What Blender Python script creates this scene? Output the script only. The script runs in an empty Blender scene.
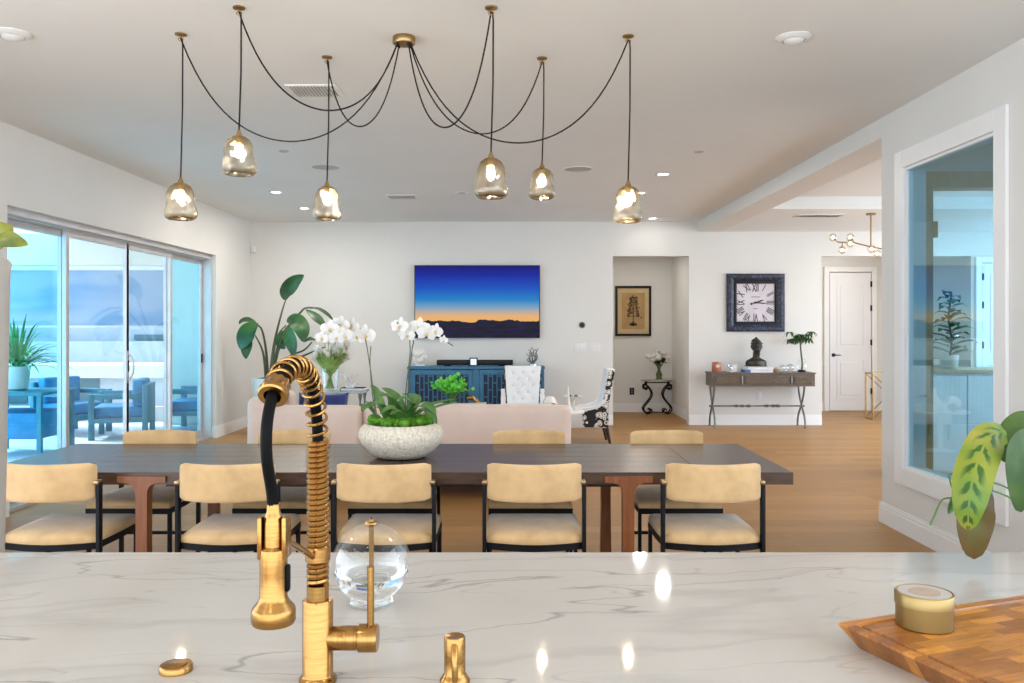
import bpy, bmesh, math, random
from mathutils import Vector, Matrix
PI = math.pi
random.seed(7)
SC = bpy.context.scene
COL = SC.collection
V = Vector

# ------------------------------------------------------------------ camera (level, f = 850 px, eye 1.47 m)
EYE, F, CX, CY = 1.47, 850.0, 511.0, 327.0
cam_d = bpy.data.cameras.new('camera')
cam = bpy.data.objects.new('camera', cam_d); COL.objects.link(cam)
cam.location = (0, 0, EYE); cam.rotation_euler = (PI/2, 0, 0)
cam_d.sensor_width = 36; cam_d.lens = 36*F/1024
cam_d.shift_x = (512-CX)/1024; cam_d.shift_y = -(341.5-CY)/1024
cam_d.clip_start = 0.05; cam_d.clip_end = 200
SC.camera = cam
def at(px, py, Y):
    return V(((px-CX)/F*Y, Y, EYE-(py-CY)/F*Y))

# ------------------------------------------------------------------ mesh builder
class MB:
    def __init__(s): s.bm = bmesh.new()
    def _x(s, verts, M):
        if M is not None: bmesh.ops.transform(s.bm, matrix=M, verts=verts)
    def box(s, x0, x1, y0, y1, z0, z1, bev=0, seg=2, M=None):
        r = bmesh.ops.create_cube(s.bm, size=1)
        vs = r['verts']
        for v in vs:
            v.co = V((x0+(v.co.x+.5)*(x1-x0), y0+(v.co.y+.5)*(y1-y0), z0+(v.co.z+.5)*(z1-z0)))
        if bev > 0:
            es = list({e for v in vs for e in v.link_edges})
            r = bmesh.ops.bevel(s.bm, geom=es, offset=bev, segments=seg, affect='EDGES', profile=.5)
            vs = list({v for f in r['faces'] for v in f.verts} | {v for v in vs if v.is_valid})
        s._x(vs, M); return s
    def rings(s, rings, cap=(True, True), closed=False):
        bm = s.bm; R = [[bm.verts.new(p) for p in ring] for ring in rings]
        n = len(R[0]); m = len(R)
        for i in range(m if closed else m-1):
            a, b = R[i], R[(i+1) % m]
            for k in range(n):
                try: bm.faces.new((a[k], a[(k+1) % n], b[(k+1) % n], b[k]))
                except ValueError: pass
        if not closed:
            if cap[0]: bm.faces.new(list(reversed(R[0])))
            if cap[1]: bm.faces.new(R[-1])
        return [v for r in R for v in r]
    def tube(s, pts, r, n=8, closed=False, cap=True, M=None):
        pts = [V(p) for p in pts]; m = len(pts)
        rr = r if isinstance(r, (list, tuple)) else [r]*m
        T = []
        for i in range(m):
            if closed: t = pts[(i+1) % m]-pts[i-1]
            else: t = pts[min(i+1, m-1)]-pts[max(i-1, 0)]
            T.append(t.normalized() if t.length > 1e-9 else V((0, 0, 1)))
        u = T[0].orthogonal().normalized(); rings = []
        for i in range(m):
            u = (u-T[i]*u.dot(T[i]))
            u = u.normalized() if u.length > 1e-6 else T[i].orthogonal().normalized()
            w = T[i].cross(u)
            rings.append([pts[i]+(u*math.cos(2*PI*k/n)+w*math.sin(2*PI*k/n))*rr[i] for k in range(n)])
        s._x(s.rings(rings, (cap, cap), closed), M); return s
    def cyl(s, p0, p1, r0, r1=None, n=16, cap=True):
        return s.tube([p0, p1], [r0, r0 if r1 is None else r1], n, cap=cap)
    def lathe(s, prof, c=(0, 0, 0), n=32, M=None, cap=(True, True), sx=1, sy=1):
        rings = [[V((c[0]+max(r, 1e-4)*sx*math.cos(2*PI*k/n), c[1]+max(r, 1e-4)*sy*math.sin(2*PI*k/n), c[2]+z)) for k in range(n)] for r, z in prof]
        s._x(s.rings(rings, cap), M); return s
    def ell(s, c, r, u=16, v=10, M=None):
        q = bmesh.ops.create_uvsphere(s.bm, u_segments=u, v_segments=v, radius=1)
        if not isinstance(r, (list, tuple)): r = (r, r, r)
        m = Matrix.Diagonal((r[0], r[1], r[2], 1))
        if M is not None: m = M.to_4x4() @ m
        m = Matrix.Translation(V(c)) @ m
        bmesh.ops.transform(s.bm, matrix=m, verts=q['verts']); return s
    def loft(s, poly, layers, c=(0, 0), M=None, cap=(True, True)):   # layers: (scale | inset-like scale x/y, z)
        rings = []
        for l in layers:
            k, z = l
            kx, ky = k if isinstance(k, tuple) else (k, k)
            rings.append([V((c[0]+(x-c[0])*kx, c[1]+(y-c[1])*ky, z)) for x, y in poly])
        s._x(s.rings(rings, cap), M); return s
    def leaf(s, pts, w, up=(0, 0, 1), fold=.15, prof=None, th=.0012, nx=4):
        pts = [V(p) for p in pts]; m = len(pts); up = V(up)
        top, bot = [], []
        for i, p in enumerate(pts):
            t = (pts[min(i+1, m-1)]-pts[max(i-1, 0)]).normalized()
            sd = t.cross(up); sd = sd.normalized() if sd.length > 1e-5 else t.orthogonal().normalized()
            nn = sd.cross(t).normalized()
            q = i/(m-1)
            ww = w*.5*(prof(q) if prof else max(.03, math.sin(PI*min(1, q**.8*.985+.015))**.75))
            row = []
            for k in range(nx+1):
                a = -1+2*k/nx
                row.append(p+sd*(a*ww)+nn*(abs(a)*ww*fold))
            top.append([s.bm.verts.new(x+nn*th*.5) for x in row]); bot.append([s.bm.verts.new(x-nn*th*.5) for x in row])
        uv = s.bm.loops.layers.uv.verify(); F0 = []
        for i in range(m-1):
            for k in range(nx):
                for q_ in (((top, i, k), (top, i, k+1), (top, i+1, k+1), (top, i+1, k)), ((bot, i, k+1), (bot, i, k), (bot, i+1, k), (bot, i+1, k+1))):
                    f_ = s.bm.faces.new([L_[a_][b_] for L_, a_, b_ in q_])
                    for lp, (L_, a_, b_) in zip(f_.loops, q_): lp[uv].uv = (b_/nx, a_/(m-1))
        for i in range(m-1):
            for k in range(0):
                s.bm.faces.new((top[i][k], top[i][k+1], top[i+1][k+1], top[i+1][k]))
                s.bm.faces.new((bot[i][k+1], bot[i][k], bot[i+1][k], bot[i+1][k+1]))
            s.bm.faces.new((top[i][0], top[i+1][0], bot[i+1][0], bot[i][0]))
            s.bm.faces.new((top[i+1][nx], top[i][nx], bot[i][nx], bot[i+1][nx]))
        s.bm.faces.new([x for x in top[0]]+[x for x in reversed(bot[0])])
        s.bm.faces.new([x for x in reversed(top[-1])]+[x for x in bot[-1]])
        return s
    def text(s, body, size, M, ext=.0006):
        cu = bpy.data.curves.new('t', 'FONT'); cu.body = body; cu.size = size; cu.align_x = 'CENTER'; cu.align_y = 'CENTER'; cu.extrude = ext; cu.offset = .0022
        ob = bpy.data.objects.new('t', cu); COL.objects.link(ob)
        dg = bpy.context.evaluated_depsgraph_get()
        me = bpy.data.meshes.new_from_object(ob.evaluated_get(dg))
        me.transform(M); s.bm.from_mesh(me)
        bpy.data.objects.remove(ob); bpy.data.meshes.remove(me); bpy.data.curves.remove(cu); return s
    def build(s, name, mat, parent=None, smooth=True, angle=40, mats=None, recalc=True):
        if recalc: bmesh.ops.recalc_face_normals(s.bm, faces=s.bm.faces)
        me = bpy.data.meshes.new(name); s.bm.to_mesh(me); s.bm.free()
        for m in (mats or [mat]): me.materials.append(m)
        if smooth:
            me.shade_smooth()
            try: me.set_sharp_from_angle(angle=math.radians(angle))
            except Exception: pass
        o = bpy.data.objects.new(name, me); COL.objects.link(o)
        if parent is not None: o.parent = parent
        return o

def thing(name, label, cat, loc=(0, 0, 0), rz=0, group=None):
    o = bpy.data.objects.new(name, None); COL.objects.link(o)
    o.location = loc; o.rotation_euler = (0, 0, rz); o.empty_display_size = .1
    return tag(o, label, cat, group)
def tag(o, label, cat, group=None, kind=None):
    o['label'] = label; o['category'] = cat
    if group: o['group'] = group
    if kind: o['kind'] = kind
    return o
def struct(o, label, cat):
    o['kind'] = 'structure'; o['label'] = label; o['category'] = cat; return o
def dup(root, loc, rz, label, group=None):
    r = root.copy(); COL.objects.link(r); r.location = loc; r.rotation_euler = (0, 0, rz); r['label'] = label
    if group: r['group'] = group
    for ch in list(root.children):
        c = ch.copy(); COL.objects.link(c); c.parent = r
        for g in ch.children:
            d = g.copy(); COL.objects.link(d); d.parent = c
    return r
def rrect(x0, x1, y0, y1, r, n=5):
    P = []
    for cx, cy, a in ((x1-r, y1-r, 0), (x0+r, y1-r, PI/2), (x0+r, y0+r, PI), (x1-r, y0+r, 1.5*PI)):
        for k in range(n+1): P.append((cx+r*math.cos(a+PI/2*k/n), cy+r*math.sin(a+PI/2*k/n)))
    return P
def bez(p0, p1, p2, p3, n=14):
    p0, p1, p2, p3 = map(V, (p0, p1, p2, p3)); o = []
    for i in range(n+1):
        t = i/n; o.append(p0*(1-t)**3+p1*3*t*(1-t)**2+p2*3*t*t*(1-t)+p3*t**3)
    return o
def spline(pts, n=6):
    pts = [V(p) for p in pts]; o = []
    for i in range(len(pts)-1):
        a = pts[max(i-1, 0)]; b = pts[i]; c = pts[i+1]; d = pts[min(i+2, len(pts)-1)]
        for k in range(n):
            t = k/n
            o.append(.5*((2*b)+(c-a)*t+(2*a-5*b+4*c-d)*t*t+(3*b-a-3*c+d)*t**3))
    o.append(pts[-1]); return o

# ------------------------------------------------------------------ materials
def srgb(r, g, b):
    f = lambda c: (c/255/12.92) if c/255 <= .04045 else ((c/255+.055)/1.055)**2.4
    return (f(r), f(g), f(b), 1)
class NT:
    def __init__(s, name):
        s.m = bpy.data.materials.new(name); s.m.use_nodes = True
        s.t = s.m.node_tree; s.t.nodes.clear(); s.out = s.n('ShaderNodeOutputMaterial')
    def n(s, typ, **k):
        o = s.t.nodes.new(typ)
        for a, v in k.items(): setattr(o, a, v)
        return o
    def l(s, a, b): s.t.links.new(a, b)
    def i(s, node, **k):
        for a, v in k.items(): node.inputs[a.replace('_', ' ')].default_value = v
        return node
    def coord(s, scale=(1, 1, 1), rot=(0, 0, 0), loc=(0, 0, 0)):
        c = s.n('ShaderNodeTexCoord'); m = s.n('ShaderNodeMapping')
        m.inputs['Scale'].default_value = scale; m.inputs['Rotation'].default_value = rot; m.inputs['Location'].default_value = loc
        s.l(c.outputs['Object'], m.inputs['Vector']); return m.outputs[0]
    def noise(s, vec, scale, detail=3, rough=.5, dist=0):
        t = s.n('ShaderNodeTexNoise'); t.inputs['Scale'].default_value = scale; t.inputs['Detail'].default_value = detail
        t.inputs['Roughness'].default_value = rough; t.inputs['Distortion'].default_value = dist
        s.l(vec, t.inputs['Vector']); return t.outputs['Fac']
    def ramp(s, fac, stops, interp='LINEAR'):
        r = s.n('ShaderNodeValToRGB'); r.color_ramp.interpolation = interp; e = r.color_ramp.elements
        while len(e) < len(stops): e.new(.5)
        for k, (p, c) in enumerate(stops):
            e[k].position = p; e[k].color = c if len(c) == 4 else (*c, 1)
        s.l(fac, r.inputs[0]); return r.outputs[0]
    def mix(s, fac, a, b, mode='MIX'):
        x = s.n('ShaderNodeMix', data_type='RGBA', blend_type=mode)
        for sock, v in ((x.inputs[0], fac), (x.inputs[6], a), (x.inputs[7], b)):
            if hasattr(v, 'is_output'): s.l(v, sock)
            else: sock.default_value = v
        return x.outputs[2]
    def math(s, op, a, b=0, clamp=False):
        x = s.n('ShaderNodeMath', operation=op, use_clamp=clamp)
        for k, v in enumerate((a, b)):
            if hasattr(v, 'is_output'): s.l(v, x.inputs[k])
            else: x.inputs[k].default_value = v
        return x.outputs[0]
    def bump(s, h, strength=.3, dist=.002):
        b = s.n('ShaderNodeBump'); b.inputs['Strength'].default_value = strength; b.inputs['Distance'].default_value = dist
        s.l(h, b.inputs['Height']); return b.outputs[0]
    def bsdf(s, color, rough=.5, metal=0, normal=None, **k):
        p = s.n('ShaderNodeBsdfPrincipled')
        for sock, v in (('Base Color', color), ('Roughness', rough), ('Metallic', metal)):
            if hasattr(v, 'is_output'): s.l(v, p.inputs[sock])
            else: p.inputs[sock].default_value = v
        if normal is not None: s.l(normal, p.inputs['Normal'])
        for a, v in k.items(): p.inputs[a.replace('_', ' ')].default_value = v
        s.l(p.outputs[0], s.out.inputs[0]); return p

def plain(name, c, rough=.5, metal=0, c2=None, scale=8, bump=0, bscale=60, stretch=(1, 1, 1), lo=.35, hi=.65, dist=.002, **k):
    N = NT(name); vec = N.coord(stretch)
    col = c
    c2 = c2 or tuple(x*.9 for x in c[:3])+(1,)
    col = N.ramp(N.noise(vec, scale, 4), [(lo, c), (hi, c2)])
    nm = N.bump(N.noise(vec, bscale, 3), bump, dist) if bump else None
    N.bsdf(col, rough, metal, nm, **k); return N.m

def thin_glass(name, tint, refl=.08, rough=.0, gcol=(1, 1, 1, 1), wobble=0, fac=.35, haze=0):
    N = NT(name)
    tr = N.n('ShaderNodeBsdfTransparent'); tr.inputs[0].default_value = tint
    if haze:
        tg = N.n('ShaderNodeTexCoord'); sg = N.n('ShaderNodeSeparateXYZ'); N.l(tg.outputs['Generated'], sg.inputs[0])
        tint_s = N.ramp(sg.outputs['Z'], [(.0, (.50, .42, .32)), (.09, (.62, .54, .43)), (.16, (.93, .89, .82)), (.6, (.90, .84, .74)), (.85, (.72, .60, .42)), (1, (.50, .36, .19))]); N.l(tint_s, tr.inputs[0])
    gl = N.n('ShaderNodeBsdfGlossy'); gl.inputs['Roughness'].default_value = rough; gl.inputs[0].default_value = gcol
    lw = N.n('ShaderNodeLayerWeight'); lw.inputs[0].default_value = .35
    f = N.math('ADD', N.math('MULTIPLY', lw.outputs['Facing'], fac), refl, True)
    if wobble:
        b = N.bump(N.noise(N.coord(), 14, 1), wobble, .03); N.l(b, gl.inputs['Normal']); N.l(b, lw.inputs['Normal'])
    if haze:
        rf = N.n('ShaderNodeBsdfRefraction'); rf.inputs['IOR'].default_value = 1.06; rf.inputs['Roughness'].default_value = .5; N.l(tint_s, rf.inputs[0])
        if wobble: N.l(b, rf.inputs['Normal'])
        m0 = N.n('ShaderNodeMixShader'); m0.inputs[0].default_value = haze; N.l(tr.outputs[0], m0.inputs[1]); N.l(rf.outputs[0], m0.inputs[2]); tr = m0
    mx = N.n('ShaderNodeMixShader'); N.l(f, mx.inputs[0]); N.l(tr.outputs[0], mx.inputs[1]); N.l(gl.outputs[0], mx.inputs[2])
    N.l(mx.outputs[0], N.out.inputs[0]); return N.m
def emit(name, c, s):
    N = NT(name); e = N.n('ShaderNodeEmission'); e.inputs[0].default_value = c; e.inputs[1].default_value = s
    N.l(e.outputs[0], N.out.inputs[0]); return N.m

M = {}
M['wall'] = plain('wall_paint', (.72, .71, .68, 1), .75, c2=(.70, .69, .66, 1), scale=1.5, bump=.12, bscale=160)
M['ceil'] = plain('ceiling_paint', (.78, .795, .79, 1), .85, c2=(.76, .775, .77, 1), scale=1.2, bump=.1, bscale=120)
M['trim'] = plain('trim_paint', (.82, .82, .815, 1), .4, c2=(.80, .80, .795, 1), scale=2)
M['door'] = plain('door_paint', (.80, .80, .81, 1), .4, c2=(.78, .78, .79, 1), scale=2)
M['alu'] = plain('aluminium', (.56, .55, .55, 1), .4, .35, scale=5)
M['black'] = plain('black_metal', (.006, .006, .007, 1), .5, 0, scale=10, Specular_IOR_Level=.15)
M['blackp'] = plain('black_plastic', (.005, .005, .006, 1), .4, scale=10, Specular_IOR_Level=.3)
M['white'] = plain('white_plastic', (.78, .78, .77, 1), .4, scale=5)
M['rubber'] = plain('black_rubber', (.002, .002, .002, 1), .5, scale=20, Specular_IOR_Level=.08)
M['brass'] = plain('brushed_brass', (.38, .20, .06, 1), .24, 1, c2=(.31, .16, .046, 1), scale=30, stretch=(1, 1, 12))
M['brassx'] = plain('brushed_brass_lever', (.38, .20, .06, 1), .24, 1, c2=(.31, .16, .046, 1), scale=30, stretch=(12, 1, 1))
M['bronze'] = plain('antique_brass', (.42, .29, .13, 1), .35, 1, c2=(.33, .22, .10, 1), scale=12)
M['gold'] = plain('gold_metal', (.36, .22, .085, 1), .3, 1, scale=12)
M['iron'] = plain('pewter_iron', (.16, .16, .16, 1), .4, .8, c2=(.26, .26, .25, 1), scale=14)
M['cord'] = plain('fabric_cord', (.022, .02, .017, 1), .9, scale=60, Specular_IOR_Level=.1)
M['glass'] = thin_glass('clear_glass', (.97, .98, .98, 1), .012, fac=.3)
M['pane'] = thin_glass('clear_pane', (.76, .84, .87, 1), .0, fac=.16)
M['paneblue'] = thin_glass('blue_tinted_pane', (.56, .83, .92, 1), .0, fac=.16)
M['panewin'] = thin_glass('blue_reflective_pane', (.60, .82, .92, 1), .03, fac=.2)
M['amber'] = thin_glass('smoked_amber_glass', (.87, .80, .68, 1), .05, .04, (1, .93, .8, 1), wobble=1, fac=.5, haze=.45)
M['globe'] = thin_glass('amber_globe_glass', (.9, .85, .75, 1), .1, .02)

def floor_mat():
    N = NT('oak_plank_floor'); v = N.coord()
    b = N.n('ShaderNodeTexBrick'); b.offset = .37
    N.i(b, Scale=1, Mortar_Size=.0016, Mortar_Smooth=.1, Bias=0, Brick_Width=1.9, Row_Height=.19)
    b.inputs['Color1'].default_value = (.41, .215, .068, 1); b.inputs['Color2'].default_value = (.32, .162, .048, 1); b.inputs['Mortar'].default_value = (.14, .075, .035, 1)
    N.l(v, b.inputs['Vector'])
    g = N.noise(N.coord((1.2, 22, 1)), 3, 6, .6, .4)
    col = N.mix(.55, b.outputs[0], N.ramp(g, [(.3, (.45, .45, .45)), (.7, (1.0, 1.0, 1.0))]), 'MULTIPLY')
    col = N.mix(1, col, (1.2, 1.2, 1.2, 1), 'MULTIPLY')
    rr = N.math('ADD', N.math('MULTIPLY', g, .15), .34)
    N.bsdf(col, rr, 0, N.bump(g, .06, .002), Specular_IOR_Level=.3); return N.m
M['floor'] = floor_mat()
def marble_mat():
    N = NT('veined_quartz'); 
    d = N.noise(N.coord((.9, 1.2, 1)), 2.2, 5, .55)
    v = N.coord((1, 1, 1), (0, 0, -.12))
    mp = N.n('ShaderNodeVectorMath', operation='ADD'); cmb = N.n('ShaderNodeCombineXYZ')
    N.l(N.math('MULTIPLY', d, .22), cmb.inputs[1]); N.l(v, mp.inputs[0]); N.l(cmb.outputs[0], mp.inputs[1])
    def vein(scale, off, width, loc):
        mm = N.n('ShaderNodeMapping'); mm.inputs['Location'].default_value = loc; N.l(mp.outputs[0], mm.inputs[0])
        sp = N.n('ShaderNodeSeparateXYZ'); N.l(mm.outputs[0], sp.inputs[0])
        t = N.n('ShaderNodeTexNoise'); t.noise_dimensions = '2D'
        m2 = N.n('ShaderNodeMapping'); m2.inputs['Scale'].default_value = (.30, 2.2, 1); N.l(mm.outputs[0], m2.inputs[0]); N.l(m2.outputs[0], t.inputs['Vector'])
        N.i(t, Scale=scale, Detail=3, Roughness=.5)
        a = N.math('ABSOLUTE', N.math('SUBTRACT', t.outputs['Fac'], off))
        return N.math('SUBTRACT', 1, N.math('DIVIDE', a, width), True)
    v1 = vein(1.5, .5, .006, (0, .35, 0)); v2 = vein(1.9, .47, .045, (3, 1, 0)); v3 = vein(2.6, .53, .007, (7, 4, 0))
    col = N.ramp(N.noise(v, 2, 3), [(.3, (.42, .385, .34)), (.7, (.48, .44, .39))])
    col = N.mix(N.math('MULTIPLY', v2, .45), col, (.33, .31, .28, 1))
    col = N.mix(N.math('MULTIPLY', v1, .7), col, (.20, .19, .175, 1))
    col = N.mix(N.math('MULTIPLY', v3, .35), col, (.26, .245, .22, 1))
    N.bsdf(col, .045, 0, IOR=1.5); return N.m
M['marble'] = marble_mat()
def wood(name, c1, c2, rough=.35, stretch=(1.2, 14, 14), scale=3, bump=.08, **k):
    N = NT(name); g = N.noise(N.coord(stretch), scale, 6, .6, .5)
    N.bsdf(N.ramp(g, [(.3, c1), (.7, c2)]), rough, 0, N.bump(g, bump, .002), **k); return N.m
M['table'] = wood('dark_walnut_top', (.038, .020, .012), (.095, .052, .032), .27, scale=4, bump=.25)
M['redwood'] = wood('reddish_walnut', (.16, .048, .014), (.27, .09, .028), .35, (14, 14, 1.2))
M['darkwood'] = wood('espresso_wood', (.015, .008, .006), (.035, .017, .012), .4, (14, 14, 1.2))
M['console'] = wood('weathered_wood', (.085, .062, .045), (.16, .12, .09), .5)
M['tanwood'] = wood('tan_wood', (.50, .36, .20), (.60, .45, .27), .4, (14, 14, 1.2))
def board_mat():
    N = NT('endgrain_teak'); v = N.coord()
    b = N.n('ShaderNodeTexBrick'); b.offset = .43
    N.i(b, Scale=1, Mortar_Size=.0004, Bias=-.1, Brick_Width=.085, Row_Height=.024)
    b.inputs['Color1'].default_value = (.50, .20, .033, 1); b.inputs['Color2'].default_value = (.20, .058, .010, 1); b.inputs['Mortar'].default_value = (.16, .055, .014, 1)
    N.l(v, b.inputs['Vector'])
    g = N.noise(N.coord((5, 45, 20)), 3, 6, .6, .8)
    col = N.mix(.75, b.outputs[0], N.ramp(g, [(.3, (.48, .42, .38)), (.65, (1.15, 1.1, 1.0))]), 'MULTIPLY')
    N.bsdf(col, .3, 0, N.bump(g, .08, .001)); return N.m
M['board'] = board_mat()
M['suede'] = plain('tan_suede', (.66, .43, .20, 1), .85, c2=(.52, .33, .145, 1), scale=9, bump=.15, bscale=220, Sheen_Weight=.3)
M['sofa'] = plain('blush_suede', (.78, .62, .53, 1), .85, c2=(.74, .58, .49, 1), scale=5, bump=.12, bscale=200, Sheen_Weight=.15)
M['leather'] = plain('white_leather', (.80, .80, .81, 1), .38, c2=(.76, .76, .77, 1), scale=6)
M['beigefab'] = plain('beige_cushion_fabric', (.66, .56, .47, 1), .85, scale=40, bump=.2)
M['bluefab'] = plain('navy_velvet', (.006, .016, .11, 1), .7, c2=(.010, .030, .18, 1), scale=12, Sheen_Weight=.25)
M['bluecab'] = plain('teal_blue_lacquer', (.022, .125, .23, 1), .4, c2=(.030, .155, .28, 1), scale=10)
M['navy'] = plain('navy_panel', (.008, .022, .060, 1), .5, scale=10)
M['stone'] = plain('bowl_stone', (.78, .70, .56, 1), .85, c2=(.52, .43, .31, 1), scale=75, lo=.42, hi=.72, bump=1, bscale=110, dist=.008)
M['moss'] = plain('moss', (.035, .20, .006, 1), .95, c2=(.20, .44, .02, 1), scale=45, bump=1, bscale=110, dist=.02)
M['orchidleaf'] = plain('orchid_leaf', (.035, .13, .022, 1), .35, c2=(.11, .21, .055, 1), scale=6)
M['darkleaf'] = plain('dark_green_leaf', (.006, .038, .008, 1), .4, c2=(.022, .12, .02, 1), scale=5)
M['brightleaf'] = plain('bright_green_leaf', (.04, .50, .02, 1), .45, c2=(.22, .72, .07, 1), scale=14)
M['tulipleaf'] = plain('tulip_leaf', (.13, .25, .045, 1), .45, c2=(.30, .42, .12, 1), scale=12)
M['stem'] = plain('plant_stem', (.05, .075, .03, 1), .5, c2=(.09, .08, .04, 1), scale=20)
M['greenstem'] = plain('green_stem', (.09, .22, .04, 1), .5, scale=20)
M['petal'] = plain('white_petal', (.68, .65, .60, 1), .6, c2=(.64, .60, .56, 1), scale=20, Subsurface_Weight=.1)
M['lip'] = plain('orchid_lip', (.62, .42, .16, 1), .6, scale=40)
M['soil'] = plain('potting_soil', (.02, .014, .009, 1), .95, c2=(.035, .05, .015, 1), scale=30, bump=.6)
M['ceramic'] = plain('white_ceramic', (.76, .74, .70, 1), .35, scale=5)
M['greyceramic'] = plain('grey_beige_ceramic', (.36, .33, .29, 1), .5, c2=(.42, .38, .34, 1), scale=4)
M['bustmat'] = plain('dark_bronze_patina', (.030, .028, .024, 1), .35, .6, c2=(.075, .07, .06, 1), scale=14)
M['paper'] = plain('paper_white', (.76, .77, .80, 1), .7, scale=20)
M['bookblue'] = plain('blue_cloth', (.04, .17, .42, 1), .7, scale=20)
M['silver'] = plain('silver_metal', (.7, .7, .72, 1), .25, 1, scale=10)
M['red'] = plain('copper_red_glaze', (.34, .09, .05, 1), .4, c2=(.5, .2, .12, 1), scale=22)
M['tin'] = plain('gold_tin', (.29, .185, .065, 1), .42, 1, scale=4)
M['tinlid'] = plain('pale_tin_lid', (.34, .23, .09, 1), .4, 1, scale=4)
M['wax'] = plain('label_paper', (.30, .22, .155, 1), .7, c2=(.36, .27, .19, 1), scale=40)
M['stucco'] = plain('stucco', (.72, .68, .60, 1), .9, c2=(.68, .64, .56, 1), scale=3, bump=.3, bscale=80)
M['patio'] = plain('patio_concrete', (.66, .67, .67, 1), .7, c2=(.60, .61, .62, 1), scale=3)
M['housewhite'] = plain('white_render', (.52, .52, .52, 1), .8, scale=3)
M['housegrey'] = plain('grey_render', (.34, .37, .40, 1), .8, scale=3)
M['housewin'] = plain('dark_teal_glazing', (.04, .12, .14, 1), .2, scale=3)
M['outdoor'] = plain('teal_outdoor_frame', (.035, .20, .27, 1), .5, c2=(.05, .25, .33, 1), scale=8)
M['outcush'] = plain('blue_outdoor_cushion', (.04, .22, .42, 1), .8, c2=(.06, .27, .48, 1), scale=10)
M['cabinet'] = plain('pale_cabinet_paint', (.80, .82, .84, 1), .4, scale=4)
M['bulb'] = emit('warm_bulb', (1, .86, .66, 1), 230)
M['bulb2'] = emit('small_warm_bulb', (1, .84, .62, 1), 14)
M['led'] = emit('downlight_lens', (1, .93, .82, 1), 14)
M['display'] = emit('small_display', (.8, .9, 1, 1), .8)

# ------------------------------------------------------------------ room shell
def walls(name, boxes, mat, label):
    b = MB()
    for x in boxes: b.box(*x)
    return struct(b.build(name, mat, smooth=False), label, 'wall')
H = 3.05
b = MB(); b.box(-4.4, 8.2, -3, 15.2, -.12, 0)
struct(b.build('floor', M['floor'], smooth=False), 'brown oak plank floor of the whole open room', 'floor')
b = MB(); b.box(-4.11, 2.8, -3, 12.95, H, H+.15)
struct(b.build('ceiling', M['ceil'], smooth=False), 'flat off-white ceiling above the dining table', 'ceiling')
b = MB(); b.box(2.8, 8.2, 2.4, 10.3, H, H+.15); b.box(3.14, 8.2, 10.3, 15.2, 2.9, H+.15)
struct(b.build('ceiling', M['ceil'], smooth=False), 'stepped off-white ceiling of the hall beyond the beam', 'ceiling')
walls('wall_left', [(-4.16, -3.91, 3.5, 6.6, 0, H), (-4.16, -3.91, -3, 3.5, 0, .2), (-4.16, -3.91, -3, 3.5, 2.4, H), (-4.16, -3.91, 11.27, 12.95, 0, H), (-4.16, -3.91, 6.6, 11.27, 2.42, H)], M['wall'], 'off-white wall holding the sliding patio doors')  # kitchen stretch is an invented unglazed opening, out of view, letting sun and sky in
walls('wall_back', [(-4.16, 1.53, 12.75, 12.95, 0, H), (1.53, 2.67, 12.75, 12.95, 2.535, H), (2.67, 4.66, 12.75, 12.95, 0, H),
                    (4.66, 6.9, 12.75, 12.95, 2.535, 2.9), (6.9, 8.2, 12.75, 12.95, 0, 2.9)], M['wall'], 'off-white far wall behind the television and the clock')
walls('wall_alcove', [(1.2, 2.95, 14.7, 14.9, 0, 2.9), (2.78, 2.95, 12.95, 14.7, 0, 2.9), (1.2, 1.4, 12.95, 14.7, 0, 2.9), (1.2, 2.95, 12.95, 14.9, 2.7, 2.9)], M['wall'], 'recessed alcove wall with the framed botanical print')
walls('wall_hall', [(4.4, 5.55, 14.9, 15.1, 0, 2.9), (5.55, 6.32, 14.9, 15.1, 2.44, 2.9), (6.32, 7.3, 14.9, 15.1, 0, 2.9), (4.46, 4.66, 12.95, 14.9, 0, 2.9), (6.9, 7.1, 12.95, 14.9, 0, 2.9), (5.5, 6.4, 15.1, 15.15, 0, 2.5)], M['wall'], 'hall end wall around the white panel door')
# right wall with the interior window, plus the office enclosure behind it
wy0, wy1, wz0, wz1 = 4.90, 6.04, .47, 2.60
walls('wall_right', [(2.8, 2.95, 3.4, wy0, 0, H), (2.8, 2.95, -3, 3.4, 0, .1), (2.8, 2.95, -3, 3.4, 2.95, H), (2.8, 2.95, wy1, 6.42, 0, H), (2.8, 2.95, wy0, wy1, 0, wz0), (2.8, 2.95, wy0, wy1, wz1, H)], M['wall'], 'white right wall holding the tall interior window')  # kitchen stretch left open out of view as an added source of daylight
walls('wall_office', [(2.95, 3.0, 6.3, 6.42, 0, H), (3.0, 5.6, 6.3, 6.42, 2.62, H), (4.6, 5.6, 6.3, 6.42, 0, 2.62), (5.5, 5.6, 3.4, 6.3, 0, H), (2.95, 5.6, 3.3, 3.4, 0, H)], M['wall'], 'inner wall seen through the tall interior window')
walls('wall_far_right', [(8.0, 8.2, 6.42, 12.75, 0, .2), (8.0, 8.2, 6.42, 12.75, 2.75, 2.95)], M['wall'], 'far right wall of the hall room')  # middle of this unseen wall left open to bring extra daylight into the rooms
b = MB(); b.box(2.8, 3.14, 6.42, 12.75, 2.9, H+.1)
struct(b.build('trim_1', M['wall'], smooth=False), 'off-white boxed beam running back from the window wall', 'beam')
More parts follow.
